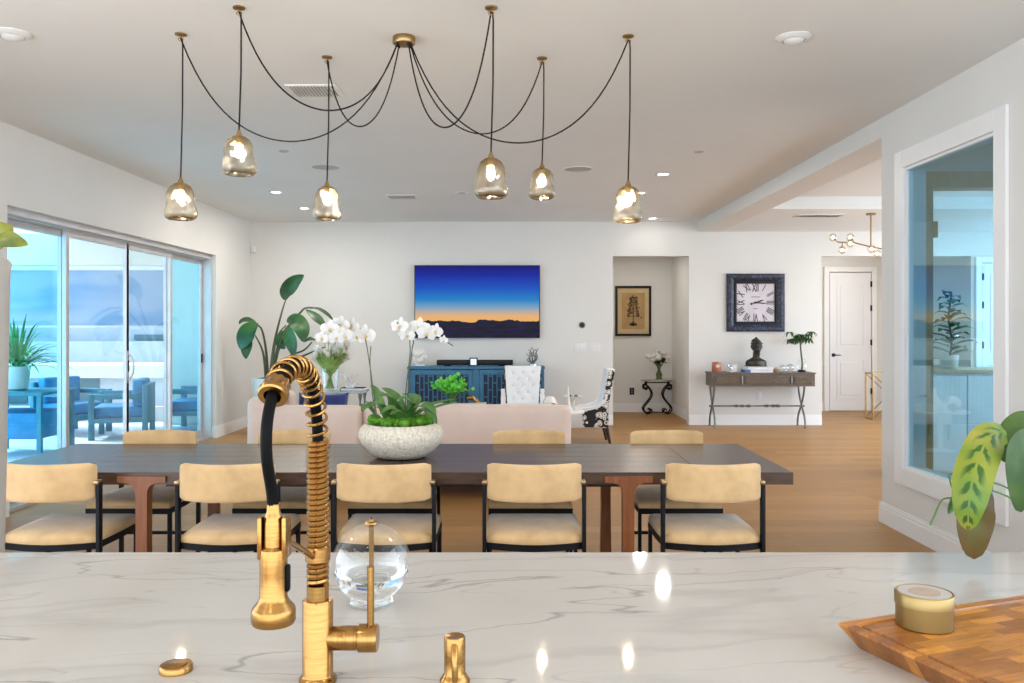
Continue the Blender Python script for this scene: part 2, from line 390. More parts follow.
# tan framed glass opening in the office
b = MB(); b.box(3.0, 3.12, 6.28, 6.44, 0, 2.62); b.box(3.12, 4.6, 6.28, 6.44, 2.5, 2.62); b.box(4.52, 4.6, 6.28, 6.44, 0, 2.5)
o = struct(b.build('trim_2', M['tanwood'], smooth=False), 'tan wooden door frame seen through the interior window', 'frame')
b = MB(); b.box(3.115, 3.15, 6.27, 6.285, 2.13, 2.25); b.build('hinge', M['bronze'], o)

def baseboard(name, segs, label):
    b = MB()
    for (x0, y0, x1, y1, nx, ny) in segs:       # a wall line with the normal (nx, ny)
        for d, z0, z1 in ((.016, 0, .115), (.011, .115, .14), (.006, .14, .155)):
            xa, xb = sorted((x0, x1)); ya, yb = sorted((y0, y1))
            if nx: xa, xb = (min(x0, x0+nx*d), max(x0, x0+nx*d))
            else: ya, yb = (min(y0, y0+ny*d), max(y0, y0+ny*d))
            b.box(xa, xb, ya, yb, z0, z1)
    return struct(b.build(name, M['trim'], smooth=False), label, 'baseboard')
baseboard('baseboard_left', [(-3.91, 11.27, -3.91, 12.75, 1, 0), (-3.91, -3, -3.91, 6.6, 1, 0), (-4.0, 11.27, -3.895, 11.27, 0, -1)], 'white baseboard along the patio door wall')
baseboard('baseboard_back', [(-3.91, 12.75, 1.53, 12.75, 0, -1), (2.67, 12.75, 4.66, 12.75, 0, -1)], 'white baseboard along the far wall')
baseboard('baseboard_alcove', [(1.4, 14.7, 2.78, 14.7, 0, -1), (2.78, 12.95, 2.78, 14.7, -1, 0)], 'white baseboard inside the alcove')
baseboard('baseboard_hall', [(4.66, 14.9, 5.5, 14.9, 0, -1), (6.38, 14.9, 6.9, 14.9, 0, -1)], 'white baseboard beside the white panel door')
baseboard('baseboard_right', [(2.8, -3, 2.8, 6.435, -1, 0), (2.785, 6.42, 3.0, 6.42, 0, 1)], 'white baseboard below the tall interior window')

# interior window
w = thing('window_1', 'tall interior window with white casing and blue tinted glass', 'window', (2.8, 0, 0)); w['kind'] = 'structure'
b = MB(); c = .125
for (y0, y1, z0, z1) in ((wy0-c, wy0, wz0-c, wz1+c), (wy1, wy1+c, wz0-c, wz1+c), (wy0, wy1, wz1, wz1+c), (wy0, wy1, wz0-c, wz0)):
    b.box(-.022, 0, y0, y1, z0, z1, .004)
b.build('casing', M['trim'], w, smooth=False)
b = MB(); c = .018
for (y0, y1, z0, z1) in ((wy0, wy0+c, wz0, wz1), (wy1-c, wy1, wz0, wz1), (wy0+c, wy1-c, wz1-c, wz1), (wy0+c, wy1-c, wz0, wz0+c)):
    b.box(.0, .05, y0, y1, z0, z1)
b.build('frame', M['trim'], w, smooth=False)
b = MB(); b.box(.018, .026, wy0+c, wy1-c, wz0+c, wz1-c); b.build('pane', M['panewin'], w, smooth=False)

# hall panel doors
def panel_door(name, x0, x1, yf, ztop, label, handle=True, hinge_right=True):
    d = thing(name, label, 'door', ((x0+x1)/2, yf, 0)); d['kind'] = 'structure'
    hw = (x1-x0)/2
    b = MB(); b.box(-hw, hw, -.02, .02, .01, ztop)
    for (za, zb) in ((.22, .92), (1.10, ztop-.16)):
        a = hw-.12
        for q, dd in ((0, .028), (.02, .024)):
            pass
        for (xa, xb, zc, zd) in ((-a, -a+.02, za, zb), (a-.02, a, za, zb), (-a+.02, a-.02, za, za+.02), (-a+.02, a-.02, zb-.02, zb)):
            b.box(xa, xb, -.032, -.02, zc, zd)
        b.box(-a+.06, a-.06, -.03, -.02, za+.06, zb-.06, .006)
    b.build('door_slab', M['door'], d, smooth=False)
    b = MB()
    for (xa, xb, za, zb) in ((-hw-.1, -hw-.012, 0, ztop+.1), (hw+.012, hw+.1, 0, ztop+.1), (-hw-.012, hw+.012, ztop+.012, ztop+.1)):
        b.box(xa, xb, -.035, .03, za, zb, .006)
    b.build('casing', M['trim'], d, smooth=False)
    if handle:
        b = MB(); hx = -hw+.06 if hinge_right else hw-.06; s = 1 if hinge_right else -1
        b.cyl((hx, -.02, .98), (hx, -.032, .98), .032, n=20); b.cyl((hx, -.03, .98), (hx, -.065, .98), .01)
        b.tube([(hx, -.062, .98), (hx+s*.05, -.066, .98), (hx+s*.12, -.06, .978)], [.011, .009, .007])
        b.build('door_handle', M['blackp'], d)
    for z in (.3, 1.15, 1.75, ztop-.25):
        b = MB(); hx = hw if hinge_right else -hw
        b.box(hx-.014, hx+.014, -.036, -.018, z, z+.1); b.build('hinge', M['black'], d, smooth=False)
    return d
panel_door('door_2', 5.575, 6.295, 14.88, 2.42, 'white two-panel hall door with black lever and hinges')
panel_door('door_3', 7.05, 7.85, 12.73, 2.42, 'white door with black hinges seen through the interior window', False, False)

# ------------------------------------------------------------------ sliding patio door
sd = thing('door_1', 'four-panel aluminium sliding glass patio door', 'door', (-4.05, 6.5, 0)); sd['kind'] = 'structure'
L, ZT = 4.77, 2.42
b = MB(); b.box(-.09, .09, 0, L, ZT-.055, ZT); b.box(-.09, .09, 0, L, 0, .03); b.box(-.09, .09, L-.045, L, .03, ZT-.055); b.box(-.09, .09, 0, .04, .03, ZT-.055)
b.box(-.03, -.02, 0, L, ZT-.075, ZT-.055); b.box(.02, .03, 0, L, ZT-.075, ZT-.055)
b.build('frame', M['alu'], sd, smooth=False)
pw = [(.05, 1.26, -.045, 1), (1.20, 2.47, .0, 0), (2.41, 3.62, .0, 0), (3.56, 4.72, -.045, 1)]
for k, (y0, y1, x, blue) in enumerate(pw):
    b = MB(); s = .058
    for (ya, yb, za, zb) in ((y0, y0+s, .035, ZT-.06), (y1-s, y1, .035, ZT-.06), (y0+s, y1-s, ZT-.13, ZT-.06), (y0+s, y1-s, .035, .12)):
        b.box(x-.02, x+.02, ya, yb, za, zb, .004)
    p = b.build('sliding_panel', M['alu'], sd, smooth=False)
    b = MB(); b.box(x-.006, x+.006, y0+s-.01, y1-s+.01, .11, ZT-.12); b.build('pane', M['paneblue' if blue else 'pane'], p, smooth=False)
    if k == 2:
        b = MB(); b.tube(bez((x+.02, y0+.03, .92), (x+.10, y0+.03, .93), (x+.10, y0+.03, 1.17), (x+.02, y0+.03, 1.18)), .011, 10)
        b.box(x+.018, x+.026, y0+.01, y0+.05, .88, 1.22, .003); b.build('door_handle', M['alu'], p)
    else:
        b = MB(); yy = y1-.03 if k < 2 else y1-.03
        b.box(x+.018, x+.032, yy-.016, yy+.016, 1.0, 1.12, .004); b.build('latch', M['blackp'], p)

# ------------------------------------------------------------------ patio and view
b = MB(); b.box(-14, -4.16, 5.8, 13.4, -.1, -.01)
struct(b.build('patio_floor', M['patio'], smooth=False), 'pale grey concrete patio floor outside the glass doors', 'patio')
b = MB(); b.box(-6.9, -4.16, 3, 13.4, 2.9, 3.05); b.box(-10, -4.16, 13.0, 13.35, 2.42, 2.9)
struct(b.build('patio_roof', M['stucco'], smooth=False), 'cream patio roof and end beam outside the glass doors', 'roof')
b = MB(); b.box(-5.2, -4.16, 12.9, 13.4, 0, 2.9)
struct(b.build('patio_column', M['stucco'], smooth=False), 'cream stucco column at the patio end', 'column')
b = MB(); b.box(-10, -5.2, 13.32, 13.5, -.5, .22)
struct(b.build('patio_kerb', M['housewhite'], smooth=False), 'low white kerb wall at the patio edge', 'kerb')
rs = thing('roller_shade', 'blue-grey roll-down sun shade hanging at the patio end', 'shade', (-7.6, 13.1, 1.46))
N = NT('sunscreen_fabric'); g = N.noise(N.coord((.5, 1, 1.6)), 1.3, 2)
hz = N.ramp(g, [(.45, srgb(150, 165, 185)), (.6, srgb(112, 146, 178))]); N.bsdf(hz, .8); M['screen'] = N.m
b = MB(); b.box(-2.35, 2.35, -.006, .006, .03, .9); b.build('shade_fabric', M['screen'], rs, smooth=False)
b = MB(); b.box(-2.35, 2.35, -.02, .02, 0, .035, .006); b.build('hem_bar', M['alu'], rs)
b = MB(); b.cyl((-2.35, 0, .93), (2.35, 0, .93), .05); b.build('roller', M['white'], rs)
nh = thing('neighbour_house', 'white flat-roofed house beyond the patio kerb', 'house', (-12, 22, -4))
b = MB(); b.box(-8, 6, 0, 6, 0, 4.15); b.build('wall', M['housewhite'], nh, smooth=False)
b = MB(); b.box(-8.2, 6.2, -.35, 0, 4.17, 4.48); b.build('balcony_slab', M['housewhite'], nh, smooth=False)
b = MB(); b.box(-8, 6, -.05, 6, 4.55, 5.1); b.box(-8, 6, .6, 6, 5.1, 7.5); b.build('upper_wall', M['housegrey'], nh, smooth=False)
for (xa, xb, za, zb) in ((.2, 1.35, 3.5, 4.15), (2.0, 4.0, 5.13, 5.27), (-1.5, -.5, 3.5, 4.15)):
    b = MB(); b.box(xa, xb, -.04 if za < 4 else .55, .05 if za < 4 else .65, za, zb); b.build('window', M['housewin'], nh, smooth=False)
b = MB(); b.box(-8, 6, -.9, -.1, 3.38, 3.46); b.build('dark_strip', M['housewin'], nh, smooth=False)  # plain dark strip along the gap above the terrace wall
b = MB(); b.box(-8, 6, -1.2, -.8, 0, 3.30); b.build('terrace_wall', M['housewhite'], nh, smooth=False)
b = MB(); b.box(-60, -4.2, 13.4, 80, -4.3, -4)
struct(b.build('ground', M['patio'], smooth=False), 'pale lower ground beyond the patio', 'ground')

def outdoor_chair():
    t = thing('outdoor_armchair', '', 'chair')
    b = MB()
    for s in (-1, 1):
        x = s*.34
        b.box(x-.03, x+.03, -.36, -.29, 0, .6, .006); b.box(x-.03, x+.03, .29, .36, 0, .72, .006); b.box(x-.03, x+.03, -.29, .29, .53, .6, .006); b.box(x-.03, x+.03, -.29, .29, .22, .28, .006)
    b.box(-.31, .31, -.36, -.30, .2, .28, .006); b.box(-.31, .31, .30, .36, .2, .72, .006)
    b.build('frame', M['outdoor'], t)
    b = MB(); b.box(-.305, .305, -.33, .3, .28, .43, .03, 3); b.build('seat_cushion', M['outcush'], t)
    b = MB(); b.box(-.30, .30, .16, .30, .43, .78, .03, 3); b.build('back_cushion', M['outcush'], t)
    return t
oc = outdoor_chair()
oc.location = (-5.25, 11.5, -.01); oc.rotation_euler = (0, 0, -1.3); oc['label'] = 'blue outdoor armchair nearest the patio column'; oc['group'] = 'outdoor armchairs'
dup(oc, (-6.15, 11.9, -.01), 1.2, 'blue outdoor armchair in front of the white patio kerb', 'outdoor armchairs')
dup(oc, (-4.56, 12.38, -.01), -1.55, 'blue outdoor armchair behind the last sliding panel', 'outdoor armchairs')
t = thing('patio_table', 'slim blue patio table under the potted palm', 'table', (-5.75, 10.0, -.01))
b = MB(); b.box(-.45, .45, -.4, .4, .70, .74, .008); b.build('tabletop', M['outdoor'], t)
for sx in (-1, 1):
    for sy in (-1, 1):
        b = MB(); b.box(sx*.40-.025, sx*.40+.025, sy*.35-.025, sy*.35+.025, 0, .70); b.build('leg', M['outdoor'], t, smooth=False)
b = MB(); b.box(-.38, .38, -.33, .33, .2, .5, .02); b.build('lower_shelf', M['outcush'], t)
t = thing('potted_palm', 'spiky green palm in a white pot on the patio table', 'plant', (-5.8, 9.98, .73))
b = MB(); b.lathe([(.09, 0), (.12, .02), (.14, .26), (.15, .28), (.135, .28), (.13, .25)], n=24); b.build('pot', M['ceramic'], t)
b = MB()
for k in range(70):
    a = random.uniform(0, 2*PI); e = random.uniform(.1, 1.35); l = random.uniform(.45, .72)
    d = V((math.cos(a)*math.cos(e), math.sin(a)*math.cos(e), math.sin(e)))
    p0 = V((0, 0, .26)); p1 = p0+d*l*.6; p2 = p0+d*l+V((0, 0, -.28*math.cos(e)*l))
    b.leaf([p0, p0+d*l*.3, p1, (p1+p2)/2+V((0, 0, .02)), p2], .035, nx=2, fold=.4)
b.build('foliage', plain('palm_leaf', (.05, .28, .10, 1), .5, c2=(.14, .40, .12, 1), scale=5), t)

# ------------------------------------------------------------------ ceiling fittings
def downlight(x, y, lit, label, z=H):
    t = thing('recessed_downlight', label, 'downlight', (x, y, z), 0, 'recessed ceiling downlights')
    b = MB(); b.lathe([(.06, .002), (.085, -.001), (.085, -.006), (.062, -.008), (.055, -.002), (.052, .0)], n=28, cap=(False, False)); b.build('trim_ring', M['white'], t)
    b = MB(); b.lathe([(.0, -.0015), (.056, -.0015), (.056, .001), (0, .001)], n=28, cap=(False, False)); b.build('lens', M['led'] if lit else M['iron'], t)
    return t
LIT = [(-2.75, 9.95, 'lit downlight on the window side, nearer of the two there'), (-2.75, 11.3, 'lit downlight on the window side, nearer the far wall'),
       (1.57, 8.78, 'lit downlight by the beam, nearer of the pair'), (1.52, 10.0, 'lit downlight by the beam, farther of the pair'), (2.06, 12.35, 'small lit downlight close to the far wall above the alcove')]
for x, y, l in LIT: downlight(x, y, True, l)
downlight(-.58, 10.0, False, 'unlit downlight in the middle of the ceiling')
for x, y in ((-2.6, 6.6), (1.75, 6.6), (-2.4, 2.4), (-.6, 2.3), (1.4, 2.4), (-2.4, .2), (-.6, -.4), (1.4, .2)):
    pass
def eyeball(x, y, label):
    t = thing('eyeball_downlight', label, 'downlight', (x, y, H), 0, 'round eyeball downlights')
    b = MB(); b.lathe([(.095, .002), (.095, -.004), (.075, -.02), (.06, -.022), (.055, .0)], n=28, cap=(False, False)); b.build('trim_ring', M['white'], t)
    b = MB(); b.ell((0, 0, -.012), (.058, .058, .03)); b.build('eyeball', M['white'], t)
eyeball(-2.68, 4.57, 'white round eyeball downlight on the patio door side'); eyeball(1.54, 4.63, 'white round eyeball downlight on the window wall side')
def vent(x, y, wx, wy, label, z=H):
    t = thing('ceiling_vent', label, 'vent', (x, y, z), 0, 'ceiling vents')
    b = MB()
    for (xa, xb, ya, yb) in ((-wx, wx, -wy, -wy+.025), (-wx, wx, wy-.025, wy), (-wx, -wx+.025, -wy+.025, wy-.025), (wx-.025, wx, -wy+.025, wy-.025)):
        b.box(xa, xb, ya, yb, -.01, .001)
    b.build('frame', M['white'], t, smooth=False)
    b = MB(); n = 12
    for k in range(n):
        xx = -wx+.03+(2*wx-.06)*(k+.5)/n
        b.box(-.0015, .0015, -wy+.025, wy-.025, -.007, .007, M=Matrix.Translation((xx, 0, -.008)) @ Matrix.Rotation(.6, 4, 'Y'))
    b.build('slats', M['white'], t, smooth=False)
    b = MB(); b.box(-wx+.02, wx-.02, -wy+.02, wy-.02, -.002, .0005); b.build('duct', M['black'], t, smooth=False)
vent(-1.31, 5.68, .165, .15, 'square white ceiling vent nearest the chandelier'); vent(-1.32, 10.3, .18, .16, 'white ceiling vent farther back before the television')
vent(3.95, 10.9, .3, .12, 'long white vent in the hall ceiling by the gold chandelier', 2.9)
for x, y, l in ((-1.83, 8.4, 'round ceiling speaker on the window side'), (.67, 8.5, 'round ceiling speaker on the beam side')):
    t = thing('ceiling_speaker', l, 'speaker', (x, y, H), 0, 'flush ceiling speakers')
    b = MB(); b.lathe([(.148, .001), (.148, -.005), (.138, -.006), (.136, -.001)], n=40, cap=(False, False)); b.build('rim', M['white'], t)
    b = MB(); b.lathe([(0, -.003), (.137, -.003), (.137, 0), (0, 0)], n=40, cap=(False, False)); b.build('grille', plain('speaker_grille', (.45, .45, .44, 1), .6, scale=300), t)
for x, y, l in ((-2.04, 7.63, 'small round ceiling sensor on the window side'), (1.69, 7.65, 'small round ceiling sensor on the beam side')):
    b = MB(); b.lathe([(.045, .001), (.045, -.006), (.03, -.012), (0, -.013)], n=20, cap=(True, False)); o = b.build('ceiling_sensor', M['alu']); o.location = (x, y, H); tag(o, l, 'sensor', 'small ceiling sensors')

# ------------------------------------------------------------------ swag pendant chandelier
ch = thing('swag_chandelier', 'six-light swag chandelier of draped black cords and smoked glass shades', 'chandelier', (-.583, 4.63, H))
b = MB(); b.lathe([(.060, .0), (.062, -.004), (.062, -.036), (.058, -.041), (.0, -.041)], n=36, cap=(True, False))
b.build('canopy', M['bronze'], ch)
hooks = [(-1.78, 4.58, .58, 2.246, .172, .200), (-1.344, 4.2, .46, 2.414, .168, .195), (-1.076, 4.97, .45, 2.294, .168, .200),
         (-.099, 4.2, .55, 2.305, .168, .200), (.182, 4.99, .49, 2.403, .160, .183), (.635, 4.61, .585, 2.235, .165, .200)]
for k, (hx, hy, sag, zt, wd, ht) in enumerate(hooks):
    x, y = hx+.583, hy-4.63
    a = math.atan2(y, x); ex, ey = .035*math.cos(a), .035*math.sin(a)
    b = MB(); b.lathe([(.03, 0), (.03, -.008), (.012, -.014), (.0, -.014)], (x, y, 0), n=20, cap=(True, False)); b.tube([(x, y, -.012), (x, y, -.024)], .006, 8)
    b.tube([(x+.013*math.cos(q), y, -.030+.008*math.sin(q)) for q in [2*PI*j/12 for j in range(12)]], .003, 6, closed=True)
    b.build('ceiling_hook', M['bronze'], ch)
    pts = []; n = 30
    for j in range(n+1):
        u = j/n; cc = 2.3
        zz = -.035-(sag-.04)*(math.cosh(cc)-math.cosh(cc*(2*u-1)))/(math.cosh(cc)-1)
        if u > .5: zz += .01*(u-.5)*2
        pts.append((ex+(x-ex)*u, ey+(y-ey)*u, zz))
    top = zt-H
    pts += [(x+.004, y, -.024), (x+.009, y, -.032), (x+.011, y, -.07), (x+.010, y, top*.5), (x, y, top+.02)]
    b = MB(); b.tube(pts, .0042, 6); b.tube([(ex, ey, -.04), (ex, ey, -.055)], .006, 8); b.build('cord', M['cord'], ch)
    sh = .5*wd; s = ht/.2
    b = MB()
    prof = [(.012, .0), (.030, -.004), (.052, -.020), (.066, -.048), (.070, -.075), (.069, -.10), (.074, -.125), (.081, -.148), (.0835, -.165), (.080, -.182), (.070, -.193), (.060, -.198), (.056, -.196), (.064, -.186)]
    n = 36; rings = []
    for r, z in prof:
        ring = []
        for q in range(n):
            th = 2*PI*q/n
            wob = 1+.035*math.sin(3*th+k+z*40)*min(1, max(0, r-.03)/.03)
            ring.append(V((x+r*wob*sh/.0835*math.cos(th), y+r*wob*sh/.0835*math.sin(th), top+z*s)))
        rings.append(ring)
    b.rings(rings, (False, False)); g = b.build('glass_shade', M['amber'], ch)
    b = MB(); b.lathe([(.007, .03), (.009, .02), (.016, .005), (.018, -.012), (.015, -.04), (.0, -.042)], (x, y, top), n=20, cap=(True, False)); b.build('socket_cap', M['bronze'], g)
    b = MB(); b.lathe([(.0, -.042), (.010, -.045), (.015, -.062), (.019, -.080), (.016, -.098), (.008, -.106), (0, -.108)], (x, y, top), n=18, cap=(False, False)); b.build('bulb', M['bulb'], g)

# ------------------------------------------------------------------ gold sputnik chandelier in the hall room
t = thing('branch_chandelier', 'gold branching chandelier with clear glass globes in the hall', 'chandelier', (4.53, 10.7, 2.9))
b = MB(); b.lathe([(.06, 0), (.06, -.02), (.0, -.022)], n=24, cap=(True, False)); b.build('canopy', M['gold'], t)
b = MB(); b.tube([(0, 0, -.02), (0, 0, -.42)], .009, 8); b.tube([(-.42, .0, -.36), (-.2, 0, -.37), (0, 0, -.42), (.2, .05, -.45), (.42, .1, -.42)], .009, 8)
gl = [(-.47, .02, -.30), (-.40, -.1, -.47), (-.22, .1, -.29), (-.27, -.03, -.38), (-.04, -.12, -.46), (.10, .05, -.50), (.3, .12, -.36), (.45, .1, -.5)]
arms = [(-.42, 0, -.36), (-.36, 0, -.365), (-.2, 0, -.37), (-.2, 0, -.37), (0, 0, -.42), (0, 0, -.42), (.2, .05, -.45), (.42, .1, -.42)]
for g, a in zip(gl, arms): b.tube([a, g], .006, 6); b.ell(V(a).lerp(V(g), .6), .016, 10, 8)
b.build('branch', M['gold'], t)
for g in gl:
    b = MB(); b.ell(g, .052, 16, 12); q = b.build('glass_globe', M['globe'], t)
    b = MB(); b.ell(g, .018, 10, 8); b.build('bulb', M['bulb2'], q)

# ------------------------------------------------------------------ kitchen island and what stands on it
isl = thing('kitchen_island', 'kitchen island with a pale grey-veined quartz top', 'island', (0, 1.4, 0))
b = MB(); b.box(-2.0, 2.35, -.72, .678, .88, .92, .004, 2); b.build('countertop', M['marble'], isl, smooth=False)
b = MB(); b.box(-1.9, 2.25, -.6, .30, .1, .88); b.box(-1.85, 2.2, -.55, .25, 0, .1)
for k in range(6): b.box(-1.85+k*.68, -1.85+k*.68+.62, .30, .315, .16, .84, .006)
b.build('cabinet_base', M['cabinet'], isl, smooth=False)
ZC = .92
# faucet: the spring arch reaches towards the kitchen side
fx, fy = -.30, 1.32
f = thing('kitchen_faucet', 'brushed brass spring faucet with a black hose and pull-down spray head', 'faucet', (fx, fy, ZC))
b = MB(); b.lathe([(.029, 0), (.029, .006), (.0245, .010), (.0235, .012), (.0235, .125), (.0225, .1275), (.017, .1275), (.017, .150), (.0, .151)], n=40, cap=(True, False)); b.build('body', M['brass'], f)
b = MB(); Mx = Matrix.Translation((0, 0, .067)) @ Matrix.Rotation(PI/2, 4, 'Y')
b.lathe([(.016, .015), (.017, .022), (.0185, .026), (.0185, .060), (.0175, .0615), (.0175, .0625), (.0212, .064), (.0212, .091), (.020, .093), (.0, .0935)], n=36, M=Mx, cap=(True, False)); v = b.build('valve', M['brassx'], f)
b = MB(); b.cyl((.082, 0, .085), (.082, 0, .178), .0055, n=16); b.build('lever', M['brass'], v)
# tight spring
b = MB(); pts = []; turns = 27; z0, z1 = .151, .372
for j in range(turns*14+1):
    a = 2*PI*j/14; pts.append((.0135*math.cos(a), .0135*math.sin(a), z0+(z1-z0)*j/(turns*14)))
b.tube(pts, .0043, 7); b.build('tight_spring', M['brass'], f)
arch = spline([(0, 0, .15), (0, 0, .30), (0, 0, .372), (0, -.012, .42), (-.001, -.045, .466), (-.002, -.10, .491), (-.004, -.152, .493), (-.006, -.192, .484), (-.007, -.212, .470)], 10)
b = MB(); b.tube(arch, .0085, 12); b.build('inner_hose', M['rubber'], f)
# loose spring around the arch
acc = [0]
for i in range(1, len(arch)): acc.append(acc[-1]+(arch[i]-arch[i-1]).length)
def along(s_):
    for i in range(1, len(arch)):
        if acc[i] >= s_ or i == len(arch)-1:
            u = (s_-acc[i-1])/(acc[i]-acc[i-1]); return arch[i-1].lerp(arch[i], u), (arch[i]-arch[i-1]).normalized()
s0 = .222; s1 = acc[-1]-.004; b = MB(); pts = []; ph = 0; NN = 560
for j in range(NN+1):
    u = j/NN; s_ = s0+(s1-s0)*u; p, tg = along(s_)
    ux = V((1, 0, 0)); wv = tg.cross(ux).normalized()
    pts.append(p+(ux*math.cos(ph)+wv*math.sin(ph))*.0145); ph += 2*PI*15/NN
b.tube(pts, .0025, 7); b.build('loose_spring', M['brass'], f)
p, tg = along(acc[-1]); R = tg.to_track_quat('Z', 'Y').to_matrix().to_4x4()
b = MB(); prof = []; n = 40; rings = []
for r, z, fl in ((.010, -.011, 0), (.016, -.012, 1), (.0178, -.009, 1), (.0178, .004, 1), (.0200, .007, 0), (.0200, .014, 0), (.0180, .016, 0), (.0115, .016, 0), (.0110, .004, 0)):
    rings.append([V(((r-(.0012 if fl and q % 4 < 2 else 0))*math.cos(2*PI*q/n), (r-(.0012 if fl and q % 4 < 2 else 0))*math.sin(2*PI*q/n), z)) for q in range(n)])
vs = b.rings(rings, (True, False)); b._x(vs, Matrix.Translation(p) @ R); b.build('spring_collar', M['brass'], f)
hx, hy = -.004, -.232
b = MB(); b.tube(spline([p, p+tg*.02, (hx-.004, hy-.016, .425), (hx-.004, hy-.016, .385), (hx-.001, hy-.004, .34), (hx, hy, .312)], 6), .0074, 12); b.build('hanging_hose', M['rubber'], f)
b = MB(); b.lathe([(.0085, .324), (.0085, .314), (.0105, .310), (.012, .30), (.0125, .270), (.0168, .266), (.0175, .26), (.0175, .235), (.0175, .206), (.0195, .200), (.0265, .192), (.0280, .187), (.0280, .175), (.0260, .171), (.0, .171)], (hx, hy, 0), n=36, cap=(True, False)); h = b.build('spray_head', M['brass'], f)
b = MB(); b.box(hx+.0155, hx+.021, hy-.006, hy+.006, .212, .246, .0025); b.build('spray_button', M['rubber'], h)
# docking bracket: ring on the spring, arm, open clip
b = MB(); b.lathe([(.0175, .186), (.0192, .188), (.0192, .208), (.0175, .210), (.0168, .210), (.0168, .186)], n=32, cap=(False, False))
b.tube([(-.004, -.017, .198), (-.004, -.17, .262), (hx+.002, hy+.022, .282)], [.0045, .0045, .005], 10)
for q in (-1, 1):
    b.box(hx+q*.0155-.003, hx+q*.0155+.003, hy-.010, hy+.014, .254, .308, .002)
b.box(hx-.0185, hx+.0185, hy+.012, hy+.018, .254, .304, .002)
b.build('docking_arm', M['brass'], f)

# oil lamp
t = thing('oil_lamp', 'round clear glass oil lamp with a gold wick holder behind the faucet', 'oil lamp', (-.276, 1.68, ZC))
R_ = .077; prof = [(0, .002), (.035, .002), (.045, .006)]
for k in range(4, 28):
    a = -PI/2+PI*k/28; prof.append((R_*math.cos(a), .083+R_*1.02*math.sin(a)))
b = MB(); b.lathe(prof+[(.009, .1625)], n=40, cap=(False, False)); b.build('glass_globe', M['glass'], t)
N = NT('lamp_oil'); g = N.n('ShaderNodeBsdfGlass'); g.inputs['IOR'].default_value = 1.33; g.inputs['Roughness'].default_value = 0; N.l(g.outputs[0], N.out.inputs[0])
b = MB(); prof = [(0, .005), (.034, .005), (.043, .009)]
for k in range(5, 13):
    a = -PI/2+PI*k/28; prof.append((R_*.965*math.cos(a), .083+R_*.98*math.sin(a)))
b.lathe(prof+[(0, prof[-1][1])], n=40, cap=(False, False)); b.build('oil', N.m, t)
b = MB(); b.lathe([(.0, .170), (.003, .170), (.0045, .166), (.013, .165), (.014, .162), (.010, .159), (.0055, .157), (.005, .155), (.005, .06), (0, .058)], n=20, cap=(False, False)); b.build('wick_holder', M['brass'], t)
b = MB(); b.cyl((0, 0, .168), (0, 0, .174), .002, n=8); b.build('wick', M['soil'], t)
# soap dispenser, air switch
t = thing('soap_dispenser', 'short brass soap dispenser on the quartz top right of the faucet', 'soap dispenser', (-.087, 1.315, ZC))
b = MB(); b.lathe([(.0235, 0), (.0235, .005), (.019, .012), (.0165, .016), (.0165, .036), (.0155, .037), (.0165, .038), (.0165, .070), (.015, .0725), (0, .071)], n=32, cap=(True, False)); b.build('pump_body', M['brass'], t)
b = MB(); b.tube([(0, -.012, .062), (.001, -.022, .056), (.002, -.027, .030), (.002, -.026, .012)], [.006, .0055, .005, .0045], 10); b.build('spout', M['brass'], t)
t = thing('air_switch', 'flat round brass air switch button on the quartz top', 'button', (-.536, 1.36, ZC))
b = MB(); b.lathe([(.026, 0), (.026, .008), (.024, .011), (.018, .0115)], n=36, cap=(True, False)); b.build('ring', M['brass'], t)
b = MB(); b.lathe([(.0175, .008), (.0175, .0125), (.015, .0135), (0, .013)], n=32, cap=(True, False)); b.build('button', M['brass'], t)

# cutting board and candle tin
t = thing('cutting_board', 'brown wooden cutting board with a juice groove on the quartz top', 'cutting board', (.564, 1.47, ZC), math.radians(20))
BW, BD, BT = .60, .44, .04
b = MB(); rings = []
def rect(i, z): return [V((i, -i, z)), V((i, -BD+i, z)), V((BW-i, -BD+i, z)), V((BW-i, -i, z))]
for i, z in ((.026, .0), (.024, .002), (.001, BT-.004), (.003, BT), (.020, BT), (.0225, BT-.005), (.0275, BT-.005), (.030, BT)): rings.append(rect(i, z))
b.rings(rings); b.build('board', M['board'], t, smooth=False)
t = thing('candle_tin', 'round gold tin candle with a pale lid on the wooden cutting board', 'candle tin', (.706, 1.452, ZC+BT))
b = MB(); b.lathe([(0, 0), (.043, 0), (.0455, .002), (.0455, .046)], n=48, cap=(False, False)); b.build('tin_body', M['tin'], t)
b = MB(); b.lathe([(.0468, .038), (.0475, .038), (.0475, .056), (.0462, .058), (.0445, .0585), (.043, .057), (0, .057)], n=48, cap=(False, False)); l_ = b.build('lid', M['tinlid'], t)
b = MB(); b.lathe([(.026, .0575), (.042, .0575), (.042, .0568), (.026, .0568)], n=40, cap=(False, False)); b.build('lid_top', M['greyceramic'], l_)
b = MB(); b.lathe([(0, .0578), (.026, .0578), (.026, .0570), (0, .0570)], n=36, cap=(False, False)); b.build('round_sticker', M['wax'], l_)

